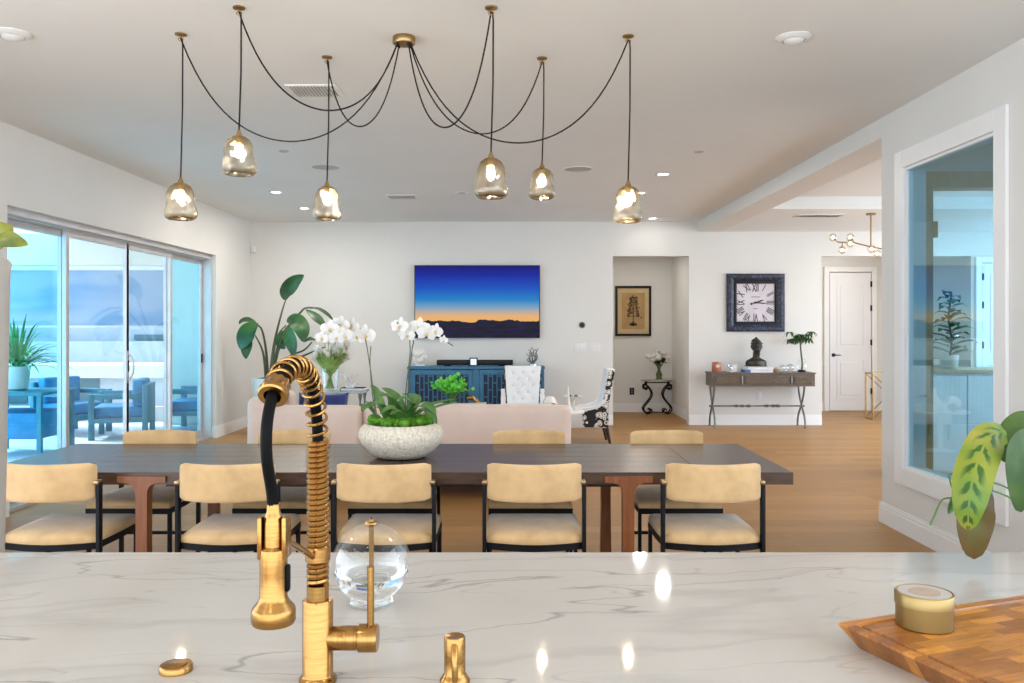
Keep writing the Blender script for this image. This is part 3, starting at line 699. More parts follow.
# prayer plant on the island's right end
cal = NT('striped_leaf'); uvn = cal.n('ShaderNodeUVMap'); su = cal.n('ShaderNodeSeparateXYZ'); cal.l(uvn.outputs[0], su.inputs[0])
au = cal.math('ABSOLUTE', cal.math('SUBTRACT', su.outputs[0], .5)); jit = cal.math('MULTIPLY', cal.noise(cal.coord(), 40, 2), .12)
wv_ = cal.math('SINE', cal.math('MULTIPLY', cal.math('ADD', cal.math('SUBTRACT', su.outputs[1], cal.math('MULTIPLY', au, .28)), jit), 2*PI*8))
edge = cal.math('MULTIPLY', cal.math('SUBTRACT', .34, au), 6, True); mid = cal.math('MULTIPLY', cal.math('SUBTRACT', au, .02), 40, True)
pat = cal.math('MULTIPLY', cal.math('MULTIPLY', cal.math('ADD', cal.math('MULTIPLY', wv_, 1.2), .45, True), edge), mid)
cal.bsdf(cal.mix(pat, cal.ramp(cal.noise(cal.coord(), 9, 2), [(.35, (.11, .18, .018)), (.7, (.27, .23, .024))]), (.02, .075, .008, 1)), .45, Specular_IOR_Level=.3); M['cal'] = cal.m
M['calred'] = plain('burgundy_leaf', (.04, .025, .008, 1), .5, c2=(.08, .016, .008, 1), scale=10, Specular_IOR_Level=.25)
M['calgreen'] = plain('deep_green_leaf', (.018, .05, .008, 1), .5, c2=(.06, .10, .018, 1), scale=12, Specular_IOR_Level=.25)
M['calolive'] = plain('olive_leaf', (.085, .085, .008, 1), .5, c2=(.10, .022, .006, 1), scale=9, Specular_IOR_Level=.25)
pp = thing('prayer_plant', 'drooping prayer plant with striped leaves at the island end', 'plant', (1.42, 1.98, ZC))
O = V((1.42, 1.98, ZC))
b = MB(); b.lathe([(.08, 0), (.10, .01), (.125, .17), (.13, .18), (.115, .18), (.11, .165), (0, .16)], n=32, cap=(True, False)); b.build('pot', M['ceramic'], pp)
def lf(name, pix, w, mat, up, fold=.18, par=pp, o=O, th=.0015, prof=None, n=5):
    pts = [at(*q)-o for q in pix]
    b = MB(); b.leaf(spline(pts, n), w, up, fold, prof, th, 6); return b.build(name, mat, par)
pr = lambda q: max(.04, (math.sin(PI*min(1, .08+.92*q))**.55))
lf('leaf', [(1008, 432, 1.98), (990, 436, 1.92), (975, 470, 1.86), (969, 505, 1.84), (968, 530, 1.85)], .082, M['cal'], (-.45, -.85, .3), -.25, prof=pr)
lf('leaf', [(985, 488, 1.98), (977, 505, 1.95), (974, 530, 1.93), (974, 559, 1.93)], .086, M['calolive'], (-.1, -1, .1), .1, prof=pr)
lf('leaf', [(994, 442, 2.06), (982, 444, 2.03), (972, 456, 2.02), (968, 472, 2.02)], .052, M['calred'], (-.5, -.8, .4), .15, prof=pr)
lf('leaf', [(1050, 420, 2.02), (1030, 424, 1.98), (1014, 440, 1.96), (1004, 462, 1.95)], .085, M['calgreen'], (-.3, -.7, .7), .12, prof=pr)
lf('leaf', [(1034, 436, 1.9), (1022, 450, 1.87), (1020, 480, 1.86), (1021, 512, 1.88)], .075, M['calgreen'], (.1, -1, .2), .12, prof=pr)
lf('leaf', [(980, 486, 2.02), (965, 490, 2.0), (955, 502, 2.0), (948, 514, 2.0)], .03, M['orchidleaf'], (0, -.8, .5), .3)
b = MB()
for pix in ([(1060, 545, 2.0), (1030, 500, 1.98), (1015, 450, 1.98), (1008, 432, 1.98)], [(1055, 560, 1.98), (1020, 498, 1.98), (985, 480, 1.99), (953, 474, 2.0), (950, 480, 2.0), (956, 500, 2.0)],
            [(1055, 555, 1.98), (1020, 505, 1.98), (985, 488, 1.98)], [(1060, 540, 2.04), (1020, 480, 2.06), (994, 442, 2.06)], [(1050, 560, 1.9), (1045, 470, 1.9), (1034, 436, 1.9)], [(1065, 545, 2.02), (1060, 480, 2.02), (1050, 420, 2.02)],
            [(953, 498, 2.0), (942, 500, 2.0), (934, 516, 2.0), (930, 525, 2.0)]):
    b.tube(spline([at(*q)-O for q in pix], 6), .0022, 6)
b.build('stems', M['greenstem'], pp)

# tall planter at the left with a trailing leaf
pv = thing('floor_planter', 'tall grey-beige floor planter with yellow-green leaves at the left edge', 'planter', (-1.655, 2.5, 0)); O2 = V((-1.655, 2.5, 0))
b = MB(); b.lathe([(.12, 0), (.13, .01), (.158, 1.62), (.162, 1.66), (.155, 1.672), (.14, 1.672), (.138, 1.62), (0, 1.60)], n=40, cap=(True, False)); b.build('pot', M['greyceramic'], pv)
M['pothos'] = plain('golden_leaf', (.07, .10, .005, 1), .5, c2=(.22, .21, .014, 1), scale=14)
lf('leaf', [(-12, 240, 2.45), (2, 239, 2.42), (14, 242, 2.41), (28, 245, 2.41)], .062, M['pothos'], (.1, -.75, .6), .15, pv, O2)
lf('leaf', [(-10, 250, 2.48), (-4, 240, 2.45), (3, 230, 2.44), (8, 224, 2.45)], .075, M['pothos'], (.3, -.8, .4), .15, pv, O2, prof=pr)
b = MB()
for e in ((-12, 240, 2.45), (-10, 250, 2.48)): b.tube(spline([V((0, 0, 1.6)), V((.03, -.01, 1.68)), at(*e)-O2], 6), .003, 6)
b.build('stems', M['greenstem'], pv)

# counter stool behind the island
t = thing('counter_stool', 'tan curved-back counter stool tucked behind the island', 'stool', (.765, 2.36, 0))
b = MB(); rings = []
for k in range(17):
    a = -1.2+2.4*k/16; x, y = .17*math.sin(a), .02+.14*math.cos(a); zt_ = .755+.042*math.cos(a*.9)
    rings.append([V((x, y, .70)), V((x*1.1, y*1.1+.004, .70)), V((x*1.1, y*1.1+.004, zt_)), V((x, y, zt_))])
b.rings(rings); b.build('backrest', M['tanwood'], t)
b = MB(); b.loft(rrect(-.19, .19, -.17, .19, .08), [(.96, .62), (1, .635), (1, .65), (.93, .665)]); b.build('seat', M['suede'], t)
for sx in (-1, 1):
    for sy in (-1, 1):
        b = MB(); b.tube([(sx*.19, .01+sy*.18, 0), (sx*.14, .01+sy*.13, .625)], [.011, .015], 10); b.build('leg', M['tanwood'], t)
for s in (-1, 1):
    b = MB(); b.tube([(s*.13, .10, .64), (s*.145, .09, .76)], .009, 8); b.build('back_post', M['black'], t)

# ------------------------------------------------------------------ dining table
TX, TY = -.63, 4.66
dt = thing('dining_table', 'long dark walnut dining table with reddish T-shaped legs', 'table', (TX, TY, 0))
b = MB()
x_in = 1.56
for k in range(6):
    ya = -.51+k*.17; b.box(-x_in+.001, x_in-.001, ya+.0006, ya+.1694, .70, .76, .0015, 1)
for s in (-1, 1):
    xa, xb = sorted((s*x_in, s*2.01)); b.box(xa+.001, xb-.001, -.51, .51, .70, .76, .0025, 2)
b.build('tabletop', M['table'], dt, smooth=False)
b = MB(); b.box(-1.25, 1.25, -.03, .03, .60, .70); b.build('stretcher', M['darkwood'], dt, smooth=False)
def tleg():
    P = [(-.117, .742), (-.117, .712), (-.072, .710)]
    for k in range(7):
        a = PI/2*k/6; P.append((-.072+.044*math.sin(a), .658+.050*math.cos(a)))
    P += [(-.027, .4), (-.034, 0)]
    return P+[(-x, z) for x, z in reversed(P)]
for sx in (-1, 1):
    for sy in (-1, 1):
        b = MB(); yy = sy*.492; poly = tleg()
        b.rings([[V((sx*1.215+(.045 if sx < 0 else -.012)+x, yy-.032, z)) for x, z in poly], [V((sx*1.215+(.045 if sx < 0 else -.012)+x, yy+.032, z)) for x, z in poly]]); b.build('leg', M['redwood'], dt, angle=25)

# dining chairs (facing +Y, origin under the seat centre)
def dining_chair():
    t = thing('dining_chair', '', 'chair')
    poly = [(.235, .24), (.235, .0), (.225, -.19)]
    for k in range(1, 8):
        a = k/8; poly.append((.225-.45*a, -.19-.055*math.sin(PI*a)))
    poly += [(-.225, -.19), (-.235, .0), (-.235, .24)]
    b = MB(); b.loft(poly, [(.985, .445), (1.0, .455), (1.0, .468), (.975, .484), (.90, .496), (.7, .503), (.35, .506)], (0, 0)); b.build('seat', M['suede'], t, angle=60)
    b = MB(); b.loft(poly, [(.95, .418), (1.01, .418), (1.01, .449), (.95, .449)]); b.build('seat_frame', M['black'], t, angle=30)
    b = MB(); rings = []; n = 16
    for k in range(n+1):
        u = -1+2*k/n; x = u*.222; y = -.275+.075*u*u; e = 1-.0*abs(u)
        th = .021*(1 if abs(u) < .95 else .7); zc, hh = .741, (.089 if abs(u) < .97 else .078)
        ring = []
        for q in range(16):
            a = 2*PI*q/16; cs, sn = math.cos(a), math.sin(a)
            ring.append(V((x, y+th*math.copysign(abs(cs)**.6, cs), zc+hh*math.copysign(abs(sn)**.35, sn))))
        rings.append(ring)
    b.rings(rings); b.build('backrest', M['suede'], t, angle=60)
    for s in (-1, 1):
        b = MB(); b.box(s*.236-.009, s*.236+.009, -.215, -.180, 0, .735, .002); b.build('leg', M['black'], t)
        b = MB(); b.box(s*.228-.009, s*.228+.009, .205, .235, 0, .43, .002); b.build('leg', M['black'], t)
        b = MB(); b.box(s*.232-.014, s*.232+.010, -.222, -.172, .728, .745, .003); b.build('bracket', M['bronze'], t)
    b = MB(); b.box(-.228, .228, -.205, -.187, .20, .218); b.build('stretcher', M['black'], t, smooth=False)
    return t
dc = dining_chair()
near = [(-2.185, 'tan suede dining chair on the near side, closest to the patio doors'), (-1.34, 'near-side tan dining chair partly behind the brass faucet hose'),
        (-.60, 'near-side tan dining chair behind the glass oil lamp, in front of the bowl'), (.11, 'near-side tan dining chair standing just left of the T-shaped table leg'), (.955, 'near-side tan dining chair at the clock-wall end of the table')]
far = [(-2.155, 'far-side tan dining chair in front of the patio doors'), (-1.33, 'far-side tan dining chair between the faucet spring and the sofa'),
       (-.68, 'far-side tan dining chair hidden behind the orchid bowl'), (.11, 'far-side tan dining chair in front of the blush sofa end'), (.955, 'far-side tan dining chair with open wood floor behind it')]
for i, (x, l) in enumerate(near):
    if i == 0: dc.location = (x, 4.22, 0); dc['label'] = l; dc['group'] = 'dining chairs around the long table'
    else: dup(dc, (x, 4.22, 0), 0, l)
for x, l in far: dup(dc, (x, 5.02, 0), PI, l)

# ------------------------------------------------------------------ orchid bowl on the table
ob = thing('orchid_bowl', 'white orchids and moss in a rough cream stone bowl on the dining table', 'plant', (-.60, 4.64, .76)); O3 = V((-.60, 4.64, .76))
b = MB(); b.lathe([(.11, .004), (.13, .006), (.17, .03), (.215, .075), (.234, .115), (.23, .145), (.212, .172), (.19, .186), (.178, .184), (.185, .165), (.0, .15)], n=56, cap=(True, False)); b.build('bowl', M['stone'], ob)
b = MB(); b.lathe([(.125, 0), (.128, .004), (.12, .012), (0, .012)], n=40, cap=(True, False)); b.build('base_ring', M['blackp'], ob)
b = MB()
for k in range(46):
    a = random.uniform(0, 2*PI); r = .155*math.sqrt(random.random()); s = random.uniform(.025, .045)
    b.ell((r*math.cos(a), r*math.sin(a), .178+random.uniform(0, .035)-.1*max(0, r-.12)), (s, s, s*.75), 12, 8)
b.build('moss', M['moss'], ob)
b = MB()
for pix, w in (([(385, 425, 4.6), (372, 412, 4.55), (366, 405, 4.5), (362, 412, 4.45)], .06), ([(388, 424, 4.64), (380, 402, 4.66), (375, 390, 4.68), (371, 385, 4.7)], .05),
               ([(392, 424, 4.66), (392, 405, 4.6), (386, 395, 4.55), (380, 392, 4.52)], .055), ([(395, 425, 4.7), (400, 408, 4.75), (394, 396, 4.8), (384, 390, 4.82)], .06),
               ([(398, 425, 4.62), (388, 414, 4.5), (378, 408, 4.42), (364, 401, 4.38)], .045), ([(405, 424, 4.62), (412, 405, 4.56), (404, 398, 4.53), (396, 402, 4.5)], .05),
               ([(405, 424, 4.66), (420, 410, 4.6), (430, 412, 4.55), (437, 424, 4.5)], .062), ([(408, 424, 4.68), (425, 408, 4.72), (440, 402, 4.76), (455, 399, 4.8)], .035),
               ([(408, 424, 4.68), (428, 412, 4.64), (440, 406, 4.62), (458, 402, 4.6)], .042), ([(400, 424, 4.56), (402, 414, 4.48), (398, 410, 4.42), (390, 415, 4.38)], .055), ([(406, 424, 4.6), (410, 406, 4.62), (414, 399, 4.64), (410, 396, 4.66)], .045),
               ([(394, 424, 4.58), (384, 408, 4.5), (374, 404, 4.42), (362, 410, 4.36)], .07), ([(400, 424, 4.62), (396, 404, 4.56), (388, 396, 4.52), (378, 396, 4.48)], .07), ([(406, 424, 4.6), (416, 408, 4.52), (428, 406, 4.48), (436, 414, 4.45)], .075),
               ([(398, 424, 4.68), (398, 402, 4.7), (390, 392, 4.72), (382, 388, 4.74)], .06), ([(404, 424, 4.56), (400, 412, 4.46), (390, 408, 4.42), (380, 414, 4.40)], .065), ([(406, 424, 4.7), (416, 402, 4.74), (412, 396, 4.78), (402, 394, 4.8)], .06)):
    b.leaf(spline([at(*q)-O3 for q in pix], 5), w, (0, -.35, 1), .2, None, .002, 4)
b.build('foliage', M['orchidleaf'], ob)
spk = [[(377, 420, 4.64), (374, 395, 4.64), (369, 360, 4.65), (366, 342, 4.66), (362, 330, 4.66), (350, 325, 4.64), (334, 326, 4.6), (322, 336, 4.56)],
       [(376, 420, 4.66), (372, 390, 4.68), (370, 362, 4.69), (371, 346, 4.70)],
       [(405, 420, 4.62), (406, 390, 4.62), (410, 355, 4.62), (410, 335, 4.62), (415, 325, 4.62), (426, 328, 4.6), (440, 337, 4.58), (453, 346, 4.56)],
       [(406, 420, 4.64), (409, 380, 4.63), (412, 350, 4.62), (413, 340, 4.62), (403, 332, 4.6), (397, 322, 4.58)]]
for pix in spk:
    b = MB(); b.tube(spline([at(*q)-O3 for q in pix], 6), .0032, 6); b.build('flower_spike', M['stem'], ob)
def flower(p, s, face, roll, par):
    Mq = Matrix.Translation(p) @ face.to_track_quat('Z', 'Y').to_matrix().to_4x4() @ Matrix.Rotation(roll, 4, 'Z') @ Matrix.Scale(s, 4)
    b = MB()
    def pet(ang, L, W):
        pts = []
        for k in range(7):
            u = k/6; pts.append(V((math.cos(ang)*L*u, math.sin(ang)*L*u, .12*math.sin(u*2.2))))
        n0 = len(b.bm.verts)
        b.leaf(pts, W, (0, 0, 1), -.12, lambda q: max(.12, math.sin(PI*min(1, .12+.86*q))**.6), .02, 4)
    pet(PI/2, .95, .62); pet(PI/2+2.15, .9, .56); pet(PI/2-2.15, .9, .56); pet(.12, 1.0, 1.0); pet(PI-.12, 1.0, 1.0)
    b._x(b.bm.verts[:], Mq); fo = b.build('flower', M['petal'], par)
    b = MB(); b.ell((0, -.12, .15), (.14, .2, .14), 10, 8); b._x(b.bm.verts[:], Mq); b.build('lip', M['lip'], fo)
for (px, py, Y, s) in ((330, 329, 4.58, .058), (341, 324, 4.62, .056), (352, 327, 4.64, .056), (345, 335, 4.58, .055), (357, 337, 4.62, .052), (366, 335, 4.62, .066), (322, 338, 4.56, .045), (336, 338, 4.57, .05),
                       (400, 326, 4.58, .055), (407, 335, 4.58, .050), (419, 327, 4.60, .060), (427, 333, 4.58, .062), (436, 331, 4.57, .048), (444, 340, 4.56, .030)):
    flower(at(px, py, Y)-O3, s*.95, V((random.uniform(-.5, .5), -1, random.uniform(-.25, .25))).normalized(), random.uniform(-.3, .3), ob)

# ------------------------------------------------------------------ living area
sf = thing('sofa', 'long blush suede sofa with its back to the dining table', 'sofa', (-.87, 7.72, 0))
x0, x1, xs = -1.40, 1.39, -.41
def slab(poly, z0, z1, r=.035):
    b = MB(); xs_ = [p[0] for p in poly]; ys_ = [p[1] for p in poly]; cx, cy = (min(xs_)+max(xs_))/2, (min(ys_)+max(ys_))/2
    wx, wy = (max(xs_)-min(xs_))/2, (max(ys_)-min(ys_))/2
    L = []
    for z, i in ((z0, .012), (z0+.01, 0), (z1-r, 0), (z1-r*.6, r*.08), (z1-r*.25, r*.32), (z1-r*.05, r*.7), (z1, r)):
        L.append(((1-i/wx, 1-i/wy), z))
    return b.loft(poly, L, (cx, cy))
slab(rrect(x0+.03, xs-.004, -.47, -.24, .08), .12, .79, .06).build('back_panel', M['sofa'], sf, angle=60)
slab(rrect(xs+.004, x1, -.47, -.24, .113), .12, .795, .06).build('back_panel', M['sofa'], sf, angle=60)
slab(rrect(x0, x0+.22, -.478, .48, .09), .12, .865, .06).build('arm', M['sofa'], sf, angle=60)
slab(rrect(x1-.22, x1, -.245, .48, .09), .12, .70, .06).build('arm', M['sofa'], sf, angle=60)
slab(rrect(x0+.20, x1-.20, -.26, .45, .05), .12, .30, .02).build('seat_base', M['sofa'], sf, angle=60)
w3 = (x1-x0-.44)/3
for k in range(3):
    xa = x0+.22+k*w3; slab(rrect(xa+.004, xa+w3-.004, -.245, .47, .06), .30, .44, .05).build('seat_cushion', M['sofa'], sf, angle=60)
for sx in (x0+.12, xs, x1-.12):
    for sy in (-.38, .38):
        b = MB(); b.box(sx-.05, sx+.05, sy-.05, sy+.05, 0, .12); b.build('foot', M['darkwood'], sf, smooth=False)
def cushion(name, loc, size, rz, mat, label, tilt=-.25, group='cushions on the blush sofa'):
    b = MB(); n = 14; w_, h_, d_ = size; rings = []
    for side in (1, -1): pass
    bm = b.bm; T = {}
    for s in (1, -1):
        for i in range(n+1):
            for j in range(n+1):
                u, v = -1+2*i/n, -1+2*j/n
                e = max(0, (1-u**4)*(1-v**4))**.5
                if e == 0 and s == -1: T[s, i, j] = T[1, i, j]; continue
                px = u*w_/2*(1-.06*(1-v*v)*abs(u)**3) ; pz = v*h_/2*(1-.06*(1-u*u)*abs(v)**3)
                T[s, i, j] = bm.verts.new((px, s*d_/2*e, pz))
    for s in (1, -1):
        for i in range(n):
            for j in range(n):
                q = [T[s, i, j], T[s, i+1, j], T[s, i+1, j+1], T[s, i, j+1]]
                try: bm.faces.new(q)
                except ValueError: pass
    o = b.build(name, mat, angle=80); o.location = loc; o.rotation_euler = (tilt, 0, rz); return tag(o, label, 'cushion', group)
cushion('throw_pillow', (-1.66, 7.61, .685), (.40, .40, .13), .05, M['bluefab'], 'navy velvet cushion on the sofa, larger in view, right of the faucet spring')
cushion('throw_pillow', (-1.78, 7.80, .68), (.38, .38, .13), -.1, M['bluefab'], 'navy velvet cushion half hidden behind the other navy one')
cushion('throw_pillow', (-.47, 7.61, .62), (.50, .36, .13), .0, M['beigefab'], 'beige cushion on the sofa below the bright green plant', -.25)

# tufted chairs (local front -Y)
N = NT('damask_print'); vo = N.n('ShaderNodeTexVoronoi'); N.i(vo, Scale=15); dn = N.noise(N.coord(), 8, 2)
mm = N.n('ShaderNodeMix', data_type='VECTOR'); cc = N.coord()
N.l(cc, vo.inputs['Vector'])
q = N.math('ADD', vo.outputs['Distance'], N.math('MULTIPLY', N.math('SUBTRACT', dn, .5), .7))
N.bsdf(N.ramp(q, [(.0, (.008, .008, .01)), (.10, (.75, .73, .70)), (.30, (.008, .008, .01)), (.36, (.75, .73, .70)), (.47, (.008, .008, .01))], 'CONSTANT'), .7); M['damask'] = N.m
def tufted_chair():
    t = thing('tufted_chair', '', 'chair')
    slab(rrect(-.30, .30, -.36, .26, .06), .22, .46, .05).build('seat', M['leather'], t, angle=60)
    # padded inner back with button tufts
    b = MB(); n = 28; bm = b.bm; G = []
    btn = []
    for r in range(5):
        for c_ in range(3 if r % 2 == 0 else 2):
            btn.append(((c_-(1 if r % 2 == 0 else .5))*.155, .52+r*.092))
    def shape(u, v):
        zz = .40+v*.585; wtop = .235+.045*v
        x = u*wtop; y = .20+.10*v**1.3
        flare = -.05*(abs(u)**3)*(1-.3*v)
        bulge = .035*(1-u**4)
        dd = 0
        for bx, bz in btn:
            d2 = ((x-bx)**2+(zz-bz)**2); dd += .022*math.exp(-d2/.0011)
            pass
        return x, y-bulge+flare+dd, zz
    F_ = [[bm.verts.new(shape(-1+2*i/n, j/n)) for j in range(n+1)] for i in range(n+1)]
    def backp(u, v):
        x, y, z = shape(u, v); return (x, .20+.10*v**1.3+.055, z)
    B_ = [[bm.verts.new(backp(-1+2*i/n, j/n)) for j in range(n+1)] for i in range(n+1)]
    for i in range(n):
        for j in range(n):
            bm.faces.new((F_[i][j], F_[i+1][j], F_[i+1][j+1], F_[i][j+1])); bm.faces.new((B_[i+1][j], B_[i][j], B_[i][j+1], B_[i+1][j+1]))
    for i in range(n):
        bm.faces.new((F_[i][n], F_[i+1][n], B_[i+1][n], B_[i][n])); bm.faces.new((F_[i+1][0], F_[i][0], B_[i][0], B_[i+1][0]))
        bm.faces.new((F_[0][i], F_[0][i+1], B_[0][i+1], B_[0][i])); bm.faces.new((F_[n][i+1], F_[n][i], B_[n][i], B_[n][i+1]))
    b.build('backrest', M['leather'], t, angle=75)
    b = MB()
    for bx, bz in btn:
        v_ = (bz-.40)/.585; b.ell((bx, .20+.10*(v_**1.3)-.035+.018, bz), (.011, .008, .011), 10, 8)
    b.build('buttons', M['silver'], t)
    b = MB(); rows = []
    for j in range(13):
        v_ = -.28+1.26*j/12; vv_ = max(v_, 0); hw = .255+.04*vv_; y = .20+.10*(vv_**1.3)
        rows.append([V((-hw, y-.03, .40+v_*.585)), V((-hw+.01, y+.058, .40+v_*.585)), V((-hw*.5, y+.075, .40+v_*.585)), V((hw*.5, y+.075, .40+v_*.585)), V((hw-.01, y+.058, .40+v_*.585)), V((hw, y-.03, .40+v_*.585)), V((hw-.02, y+.05, .40+v_*.585)), V((-hw+.02, y+.05, .40+v_*.585))])
    b.rings(rows); b.build('outer_back', M['damask'], t, angle=50)
    for s in (-1, 1):
        b = MB()
        prof = [(.24, .66), (.20, .58), (.12, .52), (0, .485), (-.10, .475), (-.14, .46), (-.14, .235), (.26, .235)]
        b.rings([[V((s*(.315+(.02 if z > .47 else 0)), y, z)) for y, z in prof], [V((s*(.265), y, z)) for y, z in prof]]); a = b.build('arm', M['leather'], t, angle=30)
        b = MB(); prof = [(.25, .62), (.20, .54), (.12, .485), (0, .455), (-.10, .45), (-.10, .235), (.26, .235)]
        b.rings([[V((s*.342, y, z)) for y, z in prof], [V((s*.312, y, z)) for y, z in prof]]); b.build('side_panel', M['damask'], a, angle=30)
    for sx in (-1, 1):
        for sy in (-.30, .24):
            b = MB(); b.tube([(sx*.25, sy, .23), (sx*.25, sy+(.05 if sy > 0 else 0), 0)], [.028, .018], 8); b.build('leg', M['darkwood'], t)
    return t
tc = tufted_chair(); tc.location = (.16, 11.35, 0); tc.scale = (.88, .9, .955); tc['label'] = 'white button-tufted chair facing the room before the blue cabinet'; tc['group'] = 'white tufted chairs'
dup(tc, (.98, 10.85, 0), -PI/2, 'white tufted chair seen side-on with a black floral back by the alcove')

# blue cabinet
bc = thing('media_cabinet', 'blue fretwork-door media cabinet under the television', 'cabinet', (-.505, 12.5, 0))
hw, dp = .995, .22
b = MB(); b.box(-hw, hw, -dp, dp, .86, .90, .004); b.box(-hw+.01, -hw+.05, -dp+.01, dp, .06, .86); b.box(hw-.05, hw-.01, -dp+.01, dp, .06, .86); b.box(-hw+.05, hw-.05, -dp+.02, dp, .06, .10)
b.box(-hw+.05, hw-.05, dp-.02, dp, .10, .86); b.box(-.045, .045, -dp+.005, dp-.02, .10, .86); b.build('carcass', M['bluecab'], bc, smooth=False)
for sx in (-1, 1):
    for sy in (-1, 1):
        b = MB(); b.tube([(sx*(hw-.06), sy*(dp-.05), .06), (sx*(hw-.06), sy*(dp-.05), 0)], [.03, .02], 10); b.build('foot', M['bluecab'], bc)
for s in (-1, 1):
    xa, xb = sorted((s*.05, s*(hw-.055))); f_ = .06
    b = MB(); yy = -dp
    for (p0, p1, z0, z1) in ((xa, xa+f_, .11, .85), (xb-f_, xb, .11, .85), (xa+f_, xb-f_, .78, .85), (xa+f_, xb-f_, .11, .18)): b.box(p0, p1, yy, yy+.022, z0, z1)
    n = 12; st = (xb-xa-2*f_)/n
    for k in range(1, n): b.box(xa+f_+k*st-.008, xa+f_+k*st+.008, yy+.002, yy+.016, .18, .78)
    for k in range(n):
        for j in range(3):
            zz = .26+j*.2+(.1 if k % 2 else 0)
            if zz < .77: b.box(xa+f_+k*st+.006, xa+f_+(k+1)*st-.006, yy+.003, yy+.015, zz-.008, zz+.008)
    d_ = b.build('door', M['bluecab'], bc, smooth=False)
    b = MB(); b.box(xa+.02, xb-.02, yy+.024, yy+.03, .13, .84); b.build('backing', M['navy'], d_, smooth=False)
t = thing('soundbar', 'long black soundbar on the blue cabinet', 'soundbar', (-.53, 12.5, .90))
b = MB(); b.box(-.56, .56, -.06, .06, .012, .088, .012, 3); b.build('body', M['blackp'], t)
for s in (-1, 1):
    b = MB(); b.box(s*.4-.05, s*.4+.05, -.04, .04, 0, .013); b.build('foot', M['rubber'], t, smooth=False)
t = thing('smart_display', 'tiny black-framed display standing before the soundbar', 'display', (-.545, 12.36, .90))
b = MB(); b.box(-.06, .06, -.008, .012, 0, .125, .006); b.build('frame', M['blackp'], t)
b = MB(); b.box(-.043, .043, -.011, -.007, .018, .108); b.build('screen', M['display'], t, smooth=False)
# coral sculpture
t = thing('coral_sculpture', 'dark branching coral sculpture at the end of the blue cabinet', 'sculpture', (.32, 12.46, .90))
b = MB(); b.lathe([(.06, 0), (.055, .03), (.03, .045), (0, .045)], n=20, cap=(True, False)); b.build('base', M['silver'], t)
b = MB()
for k in range(9):
    a = 2*PI*k/9+.3; r = random.uniform(.05, .1); h_ = random.uniform(.16, .29)
    b.tube(spline([(0, 0, .04), (r*.8*math.cos(a), r*.8*math.sin(a)*.6, h_*.45), (r*.6*math.cos(a+.6), r*.6*math.sin(a)*.6, h_*.75), (r*math.cos(a), r*math.sin(a)*.6, h_)], 4), [.012-.008*i/12 for i in range(13)], 6)
b.build('branches', M['iron'], t)
# white flower bust ornament on cabinet
t = thing('shell_ornament', 'white shell-like ornament on the cabinet beside the soundbar', 'ornament', (-1.36, 12.45, .90))
b = MB(); b.box(-.11, .11, -.06, .06, 0, .02, .004); b.build('base', M['silver'], t)
b = MB()
for k in range(16):
    a = k*2.4; r = .02+.005*k; b.ell((r*math.cos(a), r*.5*math.sin(a), .14+.06*math.sin(k*1.7)), (.05, .025, .05), 10, 8, Matrix.Rotation(a, 4, 'Y'))
b.ell((0, 0, .1), (.09, .045, .09)); b.build('shell', M['ceramic'], t)

# television
tv = thing('television', 'wide black television showing a sunset sky on the far wall', 'television', (-.505, 12.71, 1.306))
b = MB(); b.box(-.937, .937, -.03, .01, 0, 1.086, .004); b.build('case', M['blackp'], tv, smooth=False)
N = NT('sunset_screen'); c_ = N.n('ShaderNodeTexCoord'); sp = N.n('ShaderNodeSeparateXYZ'); N.l(c_.outputs['Object'], sp.inputs[0])
zn = N.math('DIVIDE', sp.outputs['Z'], 1.086)
nz = N.n('ShaderNodeTexNoise'); nz.noise_dimensions = '1D'; N.i(nz, Scale=3.2, Detail=4, Roughness=.55); N.l(sp.outputs['X'], nz.inputs['W'])
hill = N.math('ADD', .16, N.math('MULTIPLY', nz.outputs['Fac'], .15))
sky = N.ramp(zn, [(.20, srgb(250, 180, 85)), (.30, srgb(235, 180, 120)), (.42, srgb(120, 165, 195)), (.52, srgb(20, 130, 200)), (.68, srgb(0, 80, 195)), (.86, srgb(0, 34, 160)), (1, srgb(8, 4, 108))])
land = N.ramp(N.noise(N.coord((1, 1, 12)), 4, 4), [(.4, srgb(8, 3, 18)), (.65, srgb(28, 16, 66))])
mask = N.math('GREATER_THAN', zn, hill)
col = N.mix(mask, land, sky); e = N.n('ShaderNodeEmission'); N.l(col, e.inputs[0]); e.inputs[1].default_value = .68
gl_ = N.n('ShaderNodeBsdfGlossy'); gl_.inputs['Roughness'].default_value = .25; gl_.inputs[0].default_value = (.008, .008, .008, 1)
ad = N.n('ShaderNodeAddShader'); N.l(e.outputs[0], ad.inputs[0]); N.l(gl_.outputs[0], ad.inputs[1]); N.l(ad.outputs[0], N.out.inputs[0])
b = MB(); b.box(-.925, .925, -.033, -.029, .012, 1.074); b.build('screen', N.m, tv, smooth=False)

